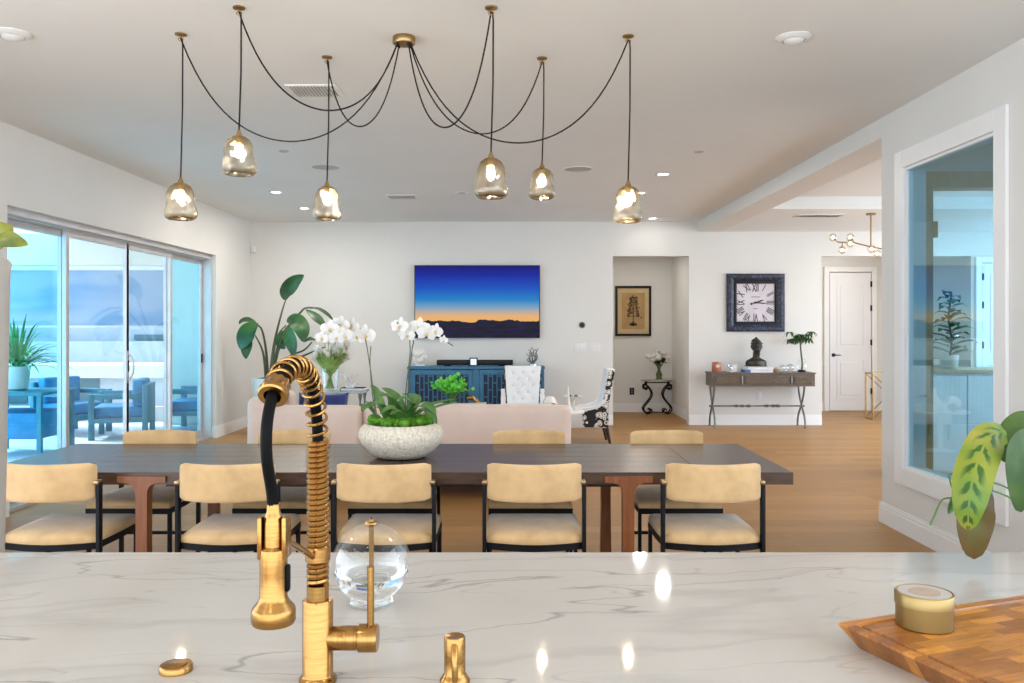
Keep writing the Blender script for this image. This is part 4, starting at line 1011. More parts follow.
# wall plates, thermostat
t = thing('thermostat', 'round dark thermostat on the far wall beside the alcove', 'thermostat', (1.065, 12.75, 1.50))
Mx = Matrix.Rotation(PI/2, 4, 'X')
b = MB(); b.lathe([(.05, 0), (.05, .012), (.044, .018), (.0, .018)], n=28, M=Mx, cap=(True, False)); b.build('dial', M['iron'], t)
b = MB(); b.lathe([(.036, .0175), (.036, .0195), (0, .0195)], n=28, M=Mx, cap=(True, False)); b.build('face', M['blackp'], t)
for x, w_, l in ((1.045, .19, 'wide white light switch plate under the thermostat'), (1.27, .15, 'narrower white switch plate nearest the alcove')):
    t = thing('light_switch', l, 'switch', (x, 12.75, 1.10), 0, 'white switch plates on the far wall')
    b = MB(); b.box(-w_/2, w_/2, -.008, 0, 0, .125, .003); b.build('plate', M['white'], t)
    n = 3 if w_ > .17 else 2
    for k in range(n):
        b = MB(); xx = (k-(n-1)/2)*.055; b.box(xx-.017, xx+.017, -.012, -.006, .03, .095, .002); b.build('rocker', M['white'], t)
def outlet(loc, rz, mat, label):
    t = thing('wall_outlet', label, 'outlet', loc, rz)
    b = MB(); b.box(-.04, .04, -.008, 0, 0, .12, .003); b.build('plate', mat, t)
    for z in (.03, .072):
        b = MB(); b.box(-.016, .016, -.011, -.006, z, z+.024, .002); b.build('socket', M['iron'] if mat is M['blackp'] else M['white'], t)
outlet((-3.91, 11.5, .42), PI/2, M['white'], 'white outlet low on the wall beside the patio doors')
outlet((2.09, 14.7, .30), 0, M['blackp'], 'black outlet in the alcove under the framed print')
outlet((3.72, 12.75, .38), 0, M['white'], 'white outlet under the console table')
b = MB(); b.box(-.035, .035, -.05, .0, 0, .1, .012, 3); o = b.build('motion_sensor', M['white']); o.location = (-3.85, 12.75, 2.58); tag(o, 'small white motion sensor high in the room corner', 'sensor')

# ------------------------------------------------------------------ corner plant
bp = thing('bird_of_paradise', 'tall bird-of-paradise plant with broad leaves in the corner', 'plant', (-3.25, 11.6, 0)); O4 = V((-3.25, 11.6, 0))
b = MB(); b.lathe([(.18, 0), (.2, .02), (.27, .70), (.28, .78), (.26, .78), (.25, .72), (0, .73)], n=40, cap=(True, False)); b.build('pot', M['ceramic'], bp)
b = MB(); b.lathe([(.252, .735), (.25, .765), (.15, .78), (0, .785)], n=36, cap=(True, False)); b.build('soil', M['soil'], bp)
stems = [[(270, 378, 11.55), (274, 345, 11.55), (281, 315, 11.5), (286, 299, 11.5)], [(268, 378, 11.6), (266, 350, 11.55), (262, 330, 11.5), (256, 324, 11.4)], [(266, 378, 11.6), (263, 352, 11.5), (255, 335, 11.45)],
         [(272, 378, 11.6), (280, 340, 11.6), (292, 322, 11.6), (300, 313, 11.6), (306, 308, 11.6), (318, 309, 11.55), (333, 320, 11.5)], [(272, 378, 11.5), (279, 348, 11.4), (287, 330, 11.35), (291, 326, 11.3)],
         [(273, 378, 11.5), (276, 355, 11.45), (283, 345, 11.4)], [(274, 380, 11.5), (288, 358, 11.4), (304, 350, 11.35), (312, 342, 11.3)], [(274, 380, 11.6), (292, 362, 11.6), (310, 353, 11.6), (325, 347, 11.6)], [(271, 378, 11.7), (276, 340, 11.75), (286, 325, 11.8)]]
for pix in stems:
    b = MB(); q = spline([at(*c__)-O4 for c__ in pix], 5); b.tube(q, [.022-.014*i/(len(q)-1) for i in range(len(q))], 7); b.build('stem', M['stem'], bp)
lv = [([(285, 300, 11.5), (286, 292, 11.5), (294, 282, 11.48), (304, 275, 11.45)], .20, (.3, -1, .1)), ([(257, 323, 11.4), (250, 328, 11.3), (244, 340, 11.25), (240, 349, 11.25)], .26, (-.2, -1, .4)),
      ([(256, 323, 11.5), (248, 320, 11.5), (242, 321, 11.5), (239, 324, 11.5)], .13, (0, -.6, 1)), ([(254, 336, 11.45), (248, 340, 11.4), (246, 350, 11.38), (246, 359, 11.38)], .15, (.2, -1, .2)),
      ([(287, 320, 11.3), (295, 320, 11.2), (302, 330, 11.12), (303, 342, 11.1)], .23, (.3, -1, .3)), ([(286, 327, 11.2), (288, 333, 11.1), (292, 345, 11.05), (294, 357, 11.05)], .18, (-.2, -1, .1)),
      ([(306, 310, 11.6), (313, 315, 11.55), (320, 321, 11.52), (326, 328, 11.5)], .12, (.5, -1, .3)), ([(310, 309, 11.6), (318, 308, 11.6), (328, 314, 11.55), (334, 322, 11.5)], .05, (.2, -.4, 1)),
      ([(290, 330, 11.5), (286, 334, 11.45), (281, 342, 11.4), (285, 349, 11.35)], .18, (-.3, -1, .2)), ([(304, 342, 11.3), (310, 339, 11.3), (318, 340, 11.3)], .08, (0, -.7, 1))]
for pix, w_, up in lv:
    lf('leaf', pix, w_, M['darkleaf'], up, .15, bp, O4, .003, lambda q: max(.04, math.sin(PI*min(1, .05+.945*q**1.1))**.95))

# glass side table with tulips
gt = thing('side_table', 'small marble-topped side table behind the sofa', 'table', (-2.02, 9.9, 0))
b = MB(); b.box(-.28, .34, -.2, .2, .71, .735, .005); b.build('tabletop', plain('grey_marble', (.55, .56, .55, 1), .2, c2=(.38, .4, .4, 1), scale=9), gt)
for sx in (-.22, .29):
    for sy in (-.15, .15):
        b = MB(); b.lathe([(.02, 0), (.012, .03), (.012, .3), (.018, .36), (.012, .42), (.012, .62), (.024, .68), (.024, .71)], (sx, sy, 0), n=14); b.build('leg', M['iron'], gt)
tu = thing('tulip_vase', 'glass vase of white tulips on the side table', 'vase of flowers', (-2.10, 9.85, .735)); O5 = V((-2.10, 9.85, .735))
b = MB(); b.lathe([(.0, .006), (.085, .006), (.085, .0), (.095, .0), (.105, .26), (.100, .26), (.09, .012)], n=32, cap=(False, False)); b.build('vase', M['glass'], tu)
b = MB(); st_ = MB(); fl_ = []
for k in range(26):
    a = random.uniform(0, 2*PI); r = .23*math.sqrt(random.random()); hh = random.uniform(.40, .62)-.5*r*.6
    tip = V((r*math.cos(a), r*.6*math.sin(a), hh)); base = V((-.05*math.cos(a), -.05*math.sin(a), .02))
    st_.tube(spline([base, V((.3*r*math.cos(a), .3*r*.6*math.sin(a), .25)), tip], 5), .0045, 5); fl_.append(tip)
    for q in range(2):
        a2 = a+random.uniform(-.8, .8); l_ = random.uniform(.18, .32); m0 = V((.06*math.cos(a2), .05*math.sin(a2), .2)); m1 = m0+V((.16*math.cos(a2), .11*math.sin(a2), l_*.9))
        b.leaf([m0, m0.lerp(m1, .35)+V((0, 0, .03)), m0.lerp(m1, .7)+V((0, 0, .03)), m1], .045, (-math.cos(a2), -math.sin(a2), .6), .35)
b.build('foliage', M['tulipleaf'], tu); st_.build('stems', M['tulipleaf'], tu)
for k, p in enumerate(fl_):
    b = MB(); b.lathe([(.004, -.01), (.024, .005), (.032, .03), (.028, .055), (.016, .07), (.008, .062)], p, n=10, cap=(True, True)); b.build('tulip', M['petal'], tu)
# white figurine on books
bk = thing('book', 'dark green book lying flat on the side table', 'book', (-1.82, 9.85, .735))
b = MB(); b.box(-.13, .13, -.09, .09, .004, .03); b.build('pages', M['paper'], bk, smooth=False)
b = MB(); b.box(-.135, .135, -.095, .095, 0, .004); b.box(-.135, .135, -.095, .095, .030, .034); b.box(-.139, -.134, -.095, .095, 0, .034); b.build('cover', M['soil'], bk, smooth=False)
t = thing('coral_figurine', 'white coral figurine on the book beside the tulips', 'figurine', (-1.86, 9.82, .769))
b = MB(); b.lathe([(.05, 0), (.045, .02), (.02, .03), (0, .03)], n=16, cap=(True, False))
for k in range(10):
    a = 2*PI*k/10; r = random.uniform(.05, .10); h_ = random.uniform(.06, .17)
    b.tube(spline([(0, 0, .02), (r*.6*math.cos(a), r*.4*math.sin(a), h_*.6), (r*math.cos(a), r*.6*math.sin(a), h_)], 4), [.016-.009*i/8 for i in range(9)], 6); b.ell((r*math.cos(a), r*.6*math.sin(a), h_), .016, 8, 6)
b.build('coral', M['ceramic'], t)

# coffee table with green plant, gold figure
ct = thing('coffee_table', 'low wooden coffee table in front of the sofa', 'table', (-.35, 9.15, 0))
b = MB(); b.loft(rrect(-.6, .6, -.35, .35, .08), [(.99, .38), (1, .385), (1, .415), (.99, .42)]); b.build('tabletop', M['console'], ct, angle=30)
for sx in (-1, 1):
    for sy in (-1, 1):
        b = MB(); b.tube([(sx*.5, sy*.26, 0), (sx*.48, sy*.25, .38)], [.02, .028], 10); b.build('leg', M['darkwood'], ct)
gp = thing('green_plant', 'bright lime-green leafy plant in a slim vase on the coffee table', 'plant', (-.63, 9.1, .42))
b = MB(); b.lathe([(.04, 0), (.05, .01), (.055, .1), (.03, .2), (.035, .215), (.0, .21)], n=20, cap=(True, False)); b.build('vase', M['ceramic'], gp)
b = MB(); st_ = MB()
for k in range(34):
    a = random.uniform(0, 2*PI); e = random.uniform(.15, 1.4); l_ = random.uniform(.14, .26)
    d = V((math.cos(a)*math.cos(e)*1.15, math.sin(a)*math.cos(e)*.8, math.sin(e)*.95)); tip = V((0, 0, .34))+d*l_*.85
    st_.tube(spline([V((0, 0, .2)), V((0, 0, .3))+d*l_*.3, tip], 3), .003, 5)
    for q in range(7):
        a2 = random.uniform(0, 2*PI); d2 = V((math.cos(a2), math.sin(a2), random.uniform(-.2, .7))).normalized()*random.uniform(.04, .065); s_ = tip-d*l_*.12*q
        b.leaf([s_, s_+d2*.35+V((0, 0, .008)), s_+d2*.7+V((0, 0, .008)), s_+d2], random.uniform(.035, .05), (random.uniform(-.6, .6), -.7, random.uniform(-.2, .9)), .2, nx=2)
b.build('foliage', M['brightleaf'], gp); st_.build('stems', M['greenstem'], gp)
t = thing('gold_figurine', 'small gold curved figurine beside the bright green plant', 'figurine', (-.40, 9.05, .42))
b = MB(); b.lathe([(.05, 0), (.05, .02), (.02, .03), (.02, .15), (0, .16)], n=18, cap=(True, False)); b.build('base', M['darkwood'], t)
b = MB(); b.tube(spline([(.08, 0, .14), (.06, 0, .22), (.02, 0, .27), (-.02, 0, .305), (-.045, 0, .29)], 5), [.03-.0006*i for i in range(21)], 10); b.ell((-.035, 0, .295), (.035, .025, .028)); b.build('figure', M['gold'], t)

# small table with ornaments by the tufted chair
st = thing('accent_table', 'small round accent table between the two tufted chairs', 'table', (.56, 10.05, 0))
b = MB(); b.lathe([(.30, .46), (.31, .465), (.31, .48), (.30, .485), (0, .485)], n=36, cap=(True, False)); b.build('tabletop', M['ceramic'], st)
b = MB(); b.lathe([(.16, 0), (.16, .015), (.03, .04), (.025, .25), (.03, .44), (.1, .46)], n=24); b.build('pedestal', M['ceramic'], st)
t = thing('striped_vase', 'round brown and white ball vase on the accent table', 'vase', (.46, 9.97, .485))
b = MB(); b.lathe([(.03, 0), (.07, .03), (.092, .08), (.085, .13), (.05, .165), (.025, .172), (.02, .165)], n=24); b.build('body', plain('mottled_glaze', (.75, .7, .64, 1), .3, c2=(.12, .06, .04, 1), scale=7, lo=.48, hi=.54), t)
t = thing('cone_ornament', 'slender white cone ornament on the accent table', 'ornament', (.67, 9.95, .485))
b = MB(); b.lathe([(.05, 0), (.045, .02), (.03, .05), (.018, .16), (.004, .29), (0, .295)], n=16, cap=(True, False)); b.build('cone', M['petal'], t)
b = MB(); b.lathe([(.055, -.002), (.055, .008), (0, .008)], n=16, cap=(True, False)); b.build('foot', M['silver'], t)
t = thing('white_bowl', 'low white footed bowl on the accent table', 'bowl', (.74, 10.1, .485))
b = MB(); b.lathe([(.05, 0), (.05, .01), (.015, .03), (.015, .11), (.08, .14), (.12, .165), (.115, .165), (.07, .148), (0, .14)], n=28, cap=(True, False)); b.build('body', M['ceramic'], t)
b = MB(); b.ell((.03, -.03, .155), .03, 10, 8); b.ell((-.03, .02, .155), .028, 10, 8); b.build('marbles', M['housewin'], t)

# ------------------------------------------------------------------ alcove
ap = thing('framed_print', 'black-framed botanical print on tan paper in the alcove', 'picture', (2.11, 14.69, 1.314))
W_, H_ = .62, .866
b = MB(); c = .04
for (xa, xb, za, zb) in ((-W_/2, -W_/2+c, 0, H_), (W_/2-c, W_/2, 0, H_), (-W_/2+c, W_/2-c, 0, c), (-W_/2+c, W_/2-c, H_-c, H_)): b.box(xa, xb, -.03, .01, za, zb, .004)
b.build('frame', M['blackp'], ap, smooth=False)
b = MB(); b.box(-W_/2+c, W_/2-c, -.012, .005, c, H_-c); b.build('mat_board', plain('cream_mount', (.56, .43, .24, 1), .8, scale=6), ap, smooth=False)
b = MB(); b.box(-.20, .20, -.016, -.011, .12, H_-.12); b.build('print_paper', plain('aged_paper', (.46, .30, .13, 1), .8, c2=(.38, .24, .10, 1), scale=7), ap, smooth=False)
b = MB()
def strip(x0, z0, x1, z1, r): b.box(-r, r, -.019, -.015, 0, math.hypot(x1-x0, z1-z0), M=Matrix.Translation((x0, 0, z0)) @ Matrix.Rotation(math.atan2(x1-x0, z1-z0), 4, 'Y'))
strip(0, .22, 0, .68, .006); strip(-.07, .20, .07, .20, .008); strip(-.05, .18, .05, .18, .006)
for k in range(9):
    z = .34+k*.038; w_ = .11-.009*k
    for s in (-1, 1):
        strip(0, z, s*w_, z+.035-.03*(k < 3), .004); strip(s*w_*.5, z+.02, s*w_*.8, z-.015, .006); strip(s*w_*.8, z+.03, s*w_, z, .006)
rr_ = random.Random(3)
for k in range(60):
    z = rr_.uniform(.32, .70); w_ = .13*(1-(z-.32)/.5)+.015; x = rr_.uniform(-w_, w_); a = rr_.uniform(-1, 1)
    strip(x, z, x+.03*math.sin(a*2), z+.03*math.cos(a*2), rr_.uniform(.003, .008))
for s in (-1, 1):
    for q in (.3, .8, 1.2): strip(0, .19, s*.07*math.sin(q), .19+.06*math.cos(q), .006)
b.build('tree_drawing', plain('print_ink', (.07, .045, .022, 1), .8, scale=10), ap, smooth=False)

dm = thing('demilune_table', 'small stone-topped table on black scrolled iron legs in the alcove', 'table', (2.47, 14.42, 0))
poly = [(.27*math.cos(PI+PI*k/16), .22*math.sin(PI+PI*k/16)) for k in range(17)]+[(.27, .05), (-.27, .05)]
b = MB(); b.loft(poly, [(.96, .555), (1, .56), (1, .58), (.97, .586)]); b.build('tabletop', plain('travertine', (.42, .38, .31, 1), .4, c2=(.33, .29, .24, 1), scale=10), dm, angle=30)
def scroll(xo, s):
    pts = [(xo+s*.0, .0), (xo-s*.05, .05), (xo-s*.06, .12), (xo+s*.05, .26), (xo+s*.075, .36), (xo+s*.02, .46), (xo-s*.05, .50), (xo-s*.06, .44), (xo-s*.02, .42), (xo, .455)]
    return pts
for s in (-1, 1):
    for yy in (-.12, .02):
        b = MB(); b.tube(spline([V((x, yy, z)) for x, z in scroll(s*.17, -s)], 5), .012, 7)
        b.tube(spline([V((s*.17, yy, .012)), V((s*.12, yy, .03)), V((s*.10, yy, .07)), V((s*.13, yy, .09)), V((s*.15, yy, .065))], 4), .011, 7)
        b.tube([V((s*.19, yy, .48)), V((s*.19, yy, .557))], .012, 6)
        b.build('leg', M['black'], dm)
b = MB(); b.tube([(-.18, -.05, .03), (.18, -.05, .03)], .009, 6); b.tube([(-.2, -.05, .53), (.2, -.05, .53)], .010, 6)
for s in (-1, 1): b.tube([(s*.17, -.12, .03), (s*.17, .02, .03)], .009, 6)
b.build('stretcher', M['black'], dm)
fv = thing('flower_vase', 'green vase with white roses on the small alcove table', 'vase of flowers', (2.50, 14.36, .586))
b = MB(); b.lathe([(.055, 0), (.06, .01), (.045, .03), (.055, .08), (.04, .12), (.022, .16), (.035, .21), (.07, .26), (.066, .262), (.0, .2)], n=24, cap=(True, False)); b.build('vase', plain('olive_green_glass', (.07, .10, .03, 1), .15, c2=(.12, .15, .05, 1), scale=9), fv)
b = MB(); pz = []
for k in range(24):
    a = random.uniform(0, 2*PI); r = .19*math.sqrt(random.random()); z = .42+random.uniform(-.05, .08)-r*.3
    pz.append(V((r*math.cos(a), r*.7*math.sin(a), z)))
for k in range(40):
    a = random.uniform(0, 2*PI); r = random.uniform(.06, .2); p = V((r*math.cos(a), r*.7*math.sin(a), random.uniform(.26, .40)))
    b.leaf([V((0, 0, .24)).lerp(p, .5), V((0, 0, .24)).lerp(p, .75)+V((0, 0, .02)), p], .06, (0, -.3, 1), .2, nx=2)
b.build('foliage', M['darkleaf'], fv)
for p in pz:
    b = MB(); s_ = random.uniform(.032, .045)
    for q in range(5):
        a = 2*PI*q/5; b.ell(p+V((math.cos(a)*s_*.4, math.sin(a)*s_*.4, 0)), (s_*.75, s_*.75, s_*.8), 8, 6)
    b.build('rose', M['petal'], fv)

# ------------------------------------------------------------------ clock
ck = thing('wall_clock', 'large square wall clock with Roman numerals in a blue-black frame', 'clock', (3.66, 12.735, 1.835))
N = NT('blue_distressed_frame'); g1 = N.noise(N.coord((5, 5, 5)), 5, 6, .7)
N.bsdf(N.ramp(g1, [(.42, (.004, .006, .014)), (.56, (.022, .032, .07)), (.70, (.11, .14, .21))]), .4, 0, N.bump(g1, .5, .01)); M['clockframe'] = N.m
hw = .433
def sqring(b, pr_):
    rings = [[V((-h_, y, -h_)), V((h_, y, -h_)), V((h_, y, h_)), V((-h_, y, h_))] for h_, y in pr_]; b.rings(rings, (False, False))
b = MB(); sqring(b, [(hw, .01), (hw, -.03), (hw-.02, -.05), (hw-.06, -.055), (hw-.095, -.04), (hw-.11, -.03), (hw-.11, .01)]); b.build('frame', M['clockframe'], ck, angle=20)
b = MB(); sqring(b, [(hw-.108, -.02), (hw-.112, -.042), (hw-.135, -.042), (hw-.150, -.02), (hw-.152, .0)]); b.build('inner_rim', M['blackp'], ck, angle=20)
fh = hw-.148
b = MB(); b.box(-fh, fh, -.012, .0, -fh, fh); b.build('dial', plain('dial_paper', (.66, .62, .66, 1), .6, c2=(.58, .53, .58, 1), scale=5), ck, smooth=False)
ink = plain('dial_ink', (.02, .02, .022, 1), .6, scale=10); b = MB()
for k, tx in enumerate(['XII', 'I', 'II', 'III', 'IIII', 'V', 'VI', 'VII', 'VIII', 'IX', 'X', 'XI']):
    a = -2*PI*k/12; dx, dz = -math.sin(a), math.cos(a); mxx = max(abs(dx), abs(dz)); rad = .225/ (mxx if mxx > .8 else .93)
    rad = .215/mxx if mxx > .85 else .245
    Mt = Matrix.Translation((dx*rad, -.0128, dz*rad)) @ Matrix.Rotation(PI/2, 4, 'X') @ Matrix.Rotation(a, 4, 'Z') @ Matrix.Diagonal((.78, 1.5, 1, 1))
    b.text(tx, .105, Mt)
b.build('numerals', ink, ck, smooth=False)
b = MB()
for k in range(60):
    a = 2*PI*k/60; dx, dz = math.sin(a), math.cos(a); m_ = max(abs(dx), abs(dz)); r = (fh-.014)/m_
    b.box(dx*r-.003, dx*r+.003, -.0135, -.0115, dz*r-.003, dz*r+.003)
for zz, n in ((.085, 8), (-.09, 4)):
    for k in range(n): b.box((k-(n-1)/2)*.016-.005, (k-(n-1)/2)*.016+.005, -.0135, -.0115, zz-.006, zz+.006)
b.build('minute_track', ink, ck, smooth=False)
def hand(L, w_, ang, back, y):
    Mh = Matrix.Rotation(ang, 4, 'Y'); b = MB()
    b.rings([[Mh @ V((x, yy, z)) for x, z in ((-w_*.4, -back), (w_*.4, -back), (w_*.6, 0), (w_, L*.6), (0, L), (-w_, L*.6), (-w_*.6, 0))] for yy in (y, y-.003)]); b.ell(Mh @ V((0, y, -back)), (w_*1.3, .003, w_*1.3), 12, 8); b.ell((0, y, 0), (.016, .005, .016), 12, 8)
    b.build('clock_hand', ink, ck, angle=20)
hand(.14, .012, math.radians(72), .065, -.016); hand(.19, .009, math.radians(95), .02, -.020)

# ------------------------------------------------------------------ console table under the clock
co = thing('console_table', 'weathered wood console table on crossed iron legs under the clock', 'console table', (3.655, 12.5, 0))
hw, dp, z0, z1 = .745, .20, .61, .81
b = MB(); b.box(-hw, hw, -dp, dp, z0, z1-.02, .003); b.box(-hw-.012, hw+.012, -dp-.012, dp, z1-.02, z1, .004); b.build('case', M['console'], co, smooth=False)
for (xa, xb) in ((-.70, -.36), (-.27, .36), (.44, .70)):
    b = MB(); b.box(xa, xb, -dp-.012, -dp, z0+.03, z1-.045, .003); d_ = b.build('drawer', M['console'], co, smooth=False)
    b = MB(); n = int((xb-xa)/.04)
    for k in range(n):
        xx = xa+.02+(xb-xa-.04)*(k+.5)/n
        for s in (-1, 1): b.box(-.003, .003, -dp-.022, -dp-.011, -.055, .055, M=Matrix.Translation((xx, 0, (z0+z1)/2-.008)) @ Matrix.Rotation(s*.6, 4, 'Y'))
    b.build('lattice_relief', plain('relief_wood', (.20, .15, .095, 1), .5, c2=(.28, .22, .15, 1), scale=20), d_, smooth=False)
for xx in (-.315, .40):
    b = MB(); b.tube([(xx, -dp-.016, z0+.04), (xx, -dp-.016, z1-.05)], .012, 8); b.build('drawer_pull', M['iron'], co)
for s in (-1, 1):
    xo = -.04+s*.655
    for q in (-1, 1):
        b = MB()
        b.tube(spline([V((xo, .0+q*.13, .61)), V((xo, q*.10, .50)), V((xo, -q*.0, .33)), V((xo, -q*.13, .17)), V((xo, -q*.165, .06)), V((xo, -q*.17, 0))], 5), .015, 8); b.build('leg', M['iron'], co)
    b = MB(); b.tube([(xo, -.17, .012), (xo, -.15, .03)], .02, 8); b.build('foot', M['iron'], co)
b = MB(); Mx = Matrix.Translation((-.04, 0, .31)) @ Matrix.Rotation(PI/2, 4, 'Y')
prof = [(.012, -.70), (.02, -.69), (.012, -.67)]
for c_ in (-.30, -.22, -.12, .14, .24, .31): prof += [(.011, c_-.035), (.022, c_-.02), (.014, c_-.008), (.026, c_), (.014, c_+.008), (.022, c_+.02), (.011, c_+.035)]
prof += [(.012, .67), (.02, .69), (.012, .70)]; prof.sort(key=lambda q: q[1])
b.lathe(prof, n=14, M=Mx); b.build('stretcher', M['iron'], co)
ZT_ = .81
def con(px, Y=12.45): return (px-CX)/F*Y
# bust on books
for k, (z, w_, m, l) in enumerate(((0, .20, 'bookblue', 'blue-spined white book, lower one beneath the bust'), (.042, .185, 'paper', 'white book directly under the bronze bust'))):
    t = thing('book', l, 'book', (con(757)+.02*k, 12.45, ZT_+z), 0, 'books under the bust')
    b = MB(); b.box(-w_+.008, w_-.004, -.12, .12, .004, .036); b.build('pages', M['paper'], t, smooth=False)
    b = MB(); b.box(-w_, w_, -.125, .125, 0, .004); b.box(-w_, w_, -.125, .125, .036, .040); b.build('cover', M['paper'], t, smooth=False)
    b = MB(); b.box(-w_-.004, -w_+.07, -.127, .127, .0005, .0395); b.build('spine', M[m], t, smooth=False)
bu = thing('bust_sculpture', 'dark bronze head bust standing on two books', 'sculpture', (con(756), 12.45, ZT_+.086))
b = MB(); b.box(-.15, .15, -.08, .08, 0, .012)
b.lathe([(.150, .008), (.158, .05), (.140, .085), (.085, .112), (.045, .135)], n=32, sy=.55)
b.tube([(0, .01, .04), (.0, .0, .13), (.01, -.005, .2)], [.075, .048, .055], 14)
b.ell((.012, .01, .30), (.082, .098, .10)); b.ell((.012, -.03, .245), (.052, .06, .06)); b.ell((.012, -.062, .222), (.026, .022, .02)); b.tube([(.012, -.082, .30), (.012, -.108, .265), (.012, -.085, .258)], [.009, .014, .008], 8)
b.ell((.012, -.085, .24), (.024, .012, .010)); b.ell((-.018, -.078, .31), (.017, .01, .008)); b.ell((.042, -.078, .31), (.017, .01, .008)); b.ell((.012, -.072, .328), (.055, .018, .010))
b.ell((-.064, .012, .285), (.012, .02, .03)); b.ell((.088, .012, .285), (.012, .02, .03)); b.ell((.012, .045, .355), (.07, .07, .055)); b.ell((.012, .03, .41), (.02, .02, .02))
o = b.build('head', M['bustmat'], bu, angle=80); rm = o.modifiers.new('r', 'REMESH'); rm.mode = 'VOXEL'; rm.voxel_size = .007; rm.use_smooth_shade = True
sm = o.modifiers.new('s', 'SMOOTH'); sm.iterations = 4
b = MB()
for z in (.335,): b.tube([(.012+.083*math.cos(a), .01+.1*math.sin(a), z) for a in [2*PI*j/24 for j in range(24)]], .008, 7, closed=True)
b.build('headband', M['bustmat'], bu)
# small objects
t = thing('tealight_holder', 'reddish painted candle jar at the left end of the console', 'candle holder', (con(716), 12.42, ZT_))
b = MB(); b.lathe([(.06, 0), (.068, .01), (.068, .14), (.06, .15), (.056, .15), (.056, .03), (0, .03)], n=20, cap=(True, False)); b.build('jar', M['red'], t)
b = MB(); b.ell((0, -.066, .09), (.026, .006, .026), 12, 8); b.build('white_dot', M['petal'], t)
t = thing('silver_seahorse', 'little silver seahorse frame on the console', 'ornament', (con(729), 12.42, ZT_))
b = MB(); b.box(-.035, .035, -.025, .025, 0, .012, .003); b.build('base', M['silver'], t)
b = MB(); b.tube(spline([(.0, 0, .01), (.03, 0, .03), (.025, 0, .06), (-.015, 0, .085), (-.005, 0, .115), (.025, 0, .118)], 5), [.006+.006*math.sin(i/25*PI) for i in range(26)], 8); b.build('figure', M['silver'], t)
t = thing('picture_frame', 'tiny silver photo frame beside the bust', 'picture frame', (con(735), 12.46, ZT_))
b = MB()
for (xa, xb, za, zb) in ((-.045, -.033, 0, .12), (.033, .045, 0, .12), (-.033, .033, 0, .012), (-.033, .033, .108, .12)): b.box(xa, xb, -.008, .008, za, zb)
b.build('frame', M['silver'], t, smooth=False); b = MB(); b.box(-.034, .034, -.003, .004, .011, .109); b.build('photo', M['paper'], t, smooth=False)
b = MB(); b.tube([(0, .006, .08), (0, .05, 0)], .004, 6); b.build('strut', M['silver'], t)
t = thing('tan_shell', 'low tan shell dish on the console beside the books', 'ornament', (con(774.7), 12.36, ZT_))
b = MB(); b.lathe([(.025, 0), (.038, .015), (.049, .05), (.045, .055), (.03, .025), (0, .015)], n=20, cap=(True, False)); b.build('dish', M['wax'], t)
b = MB(); b.ell((0, 0, .048), (.036, .034, .03)); b.build('shell', M['suede'], t)
for k, (px, r, l) in enumerate(((782, .052, 'clear glass ball ornament nearer the bust'), (790, .06, 'clear glass ball ornament next to the plant vase'))):
    t = thing('glass_ball', l, 'ornament', (con(px), 12.44, ZT_), 0, 'glass balls on the console')
    b = MB(); b.ell((0, 0, r+.006), r, 20, 14); b.build('ball', thin_glass('bubble_glass', (.93, .95, .96, 1), .16), t)
    b = MB(); b.lathe([(.03, 0), (.03, .006), (.018, .012), (0, .012)], n=16, cap=(True, False)); b.build('foot', M['silver'], t)
pt = thing('vase_plant', 'green umbrella plant growing in a clear glass vase on the console', 'plant', (con(801), 12.42, ZT_))
b = MB(); b.lathe([(.04, .012), (.065, .02), (.085, .07), (.075, .13), (.05, .17), (.06, .19)], n=24, cap=(False, False)); b.build('vase', M['glass'], pt)
b = MB(); b.lathe([(.055, 0), (.06, .006), (.05, .035), (0, .035)], n=20, cap=(True, False)); b.build('base', M['blackp'], pt)
b = MB(); b.tube(spline([(0, 0, .03), (.01, 0, .12), (-.005, 0, .25), (-.02, 0, .40), (-.02, 0, .48)], 5), [.016-.0003*i for i in range(21)], 8); b.build('trunk', M['stem'], pt)
b = MB()
for k in range(15):
    a = 2*PI*k/15+random.uniform(-.2, .2); r = random.uniform(.08, .2); hub = V((-.02+r*math.cos(a), r*.8*math.sin(a), .50+random.uniform(-.04, .09)))
    b.tube([V((-.02, 0, .45)), hub], .004, 5)
    for q in range(6):
        a2 = 2*PI*q/6+k; d = V((math.cos(a2), math.sin(a2)*.9, 0))*random.uniform(.08, .12); b.leaf([hub, hub+d*.4+V((0, 0, .005)), hub+d*.75+V((0, 0, -.025)), hub+d+V((0, 0, -.075))], .036, (0, 0, 1), .15, nx=2)
b.build('foliage', M['darkleaf'], pt)

# gold frame table in the hall
t = thing('gold_frame_table', 'thin gold-framed table in the hall by the white door', 'table', (6.10, 13.45, 0))
b = MB()
for yy in (0, .28):
    for xx in (-.37, .37): b.box(xx-.011, xx+.011, yy-.011, yy+.011, 0, .74)
    b.box(-.37, .37, yy-.01, yy+.01, .72, .74)
    b.tube([(-.37, yy, .02), (.37, yy, .72)], .010, 4); b.tube([(.37, yy, .02), (-.37, yy, .72)], .010, 4)
for xx in (-.37, .37):
    b.box(xx-.01, xx+.01, 0, .28, .72, .74); b.box(xx-.01, xx+.01, 0, .28, 0, .02)
b.build('frame', M['gold'], t, smooth=False)
b = MB(); b.box(-.38, .38, -.01, .29, .74, .75); b.build('glass_top', M['glass'], t, smooth=False)

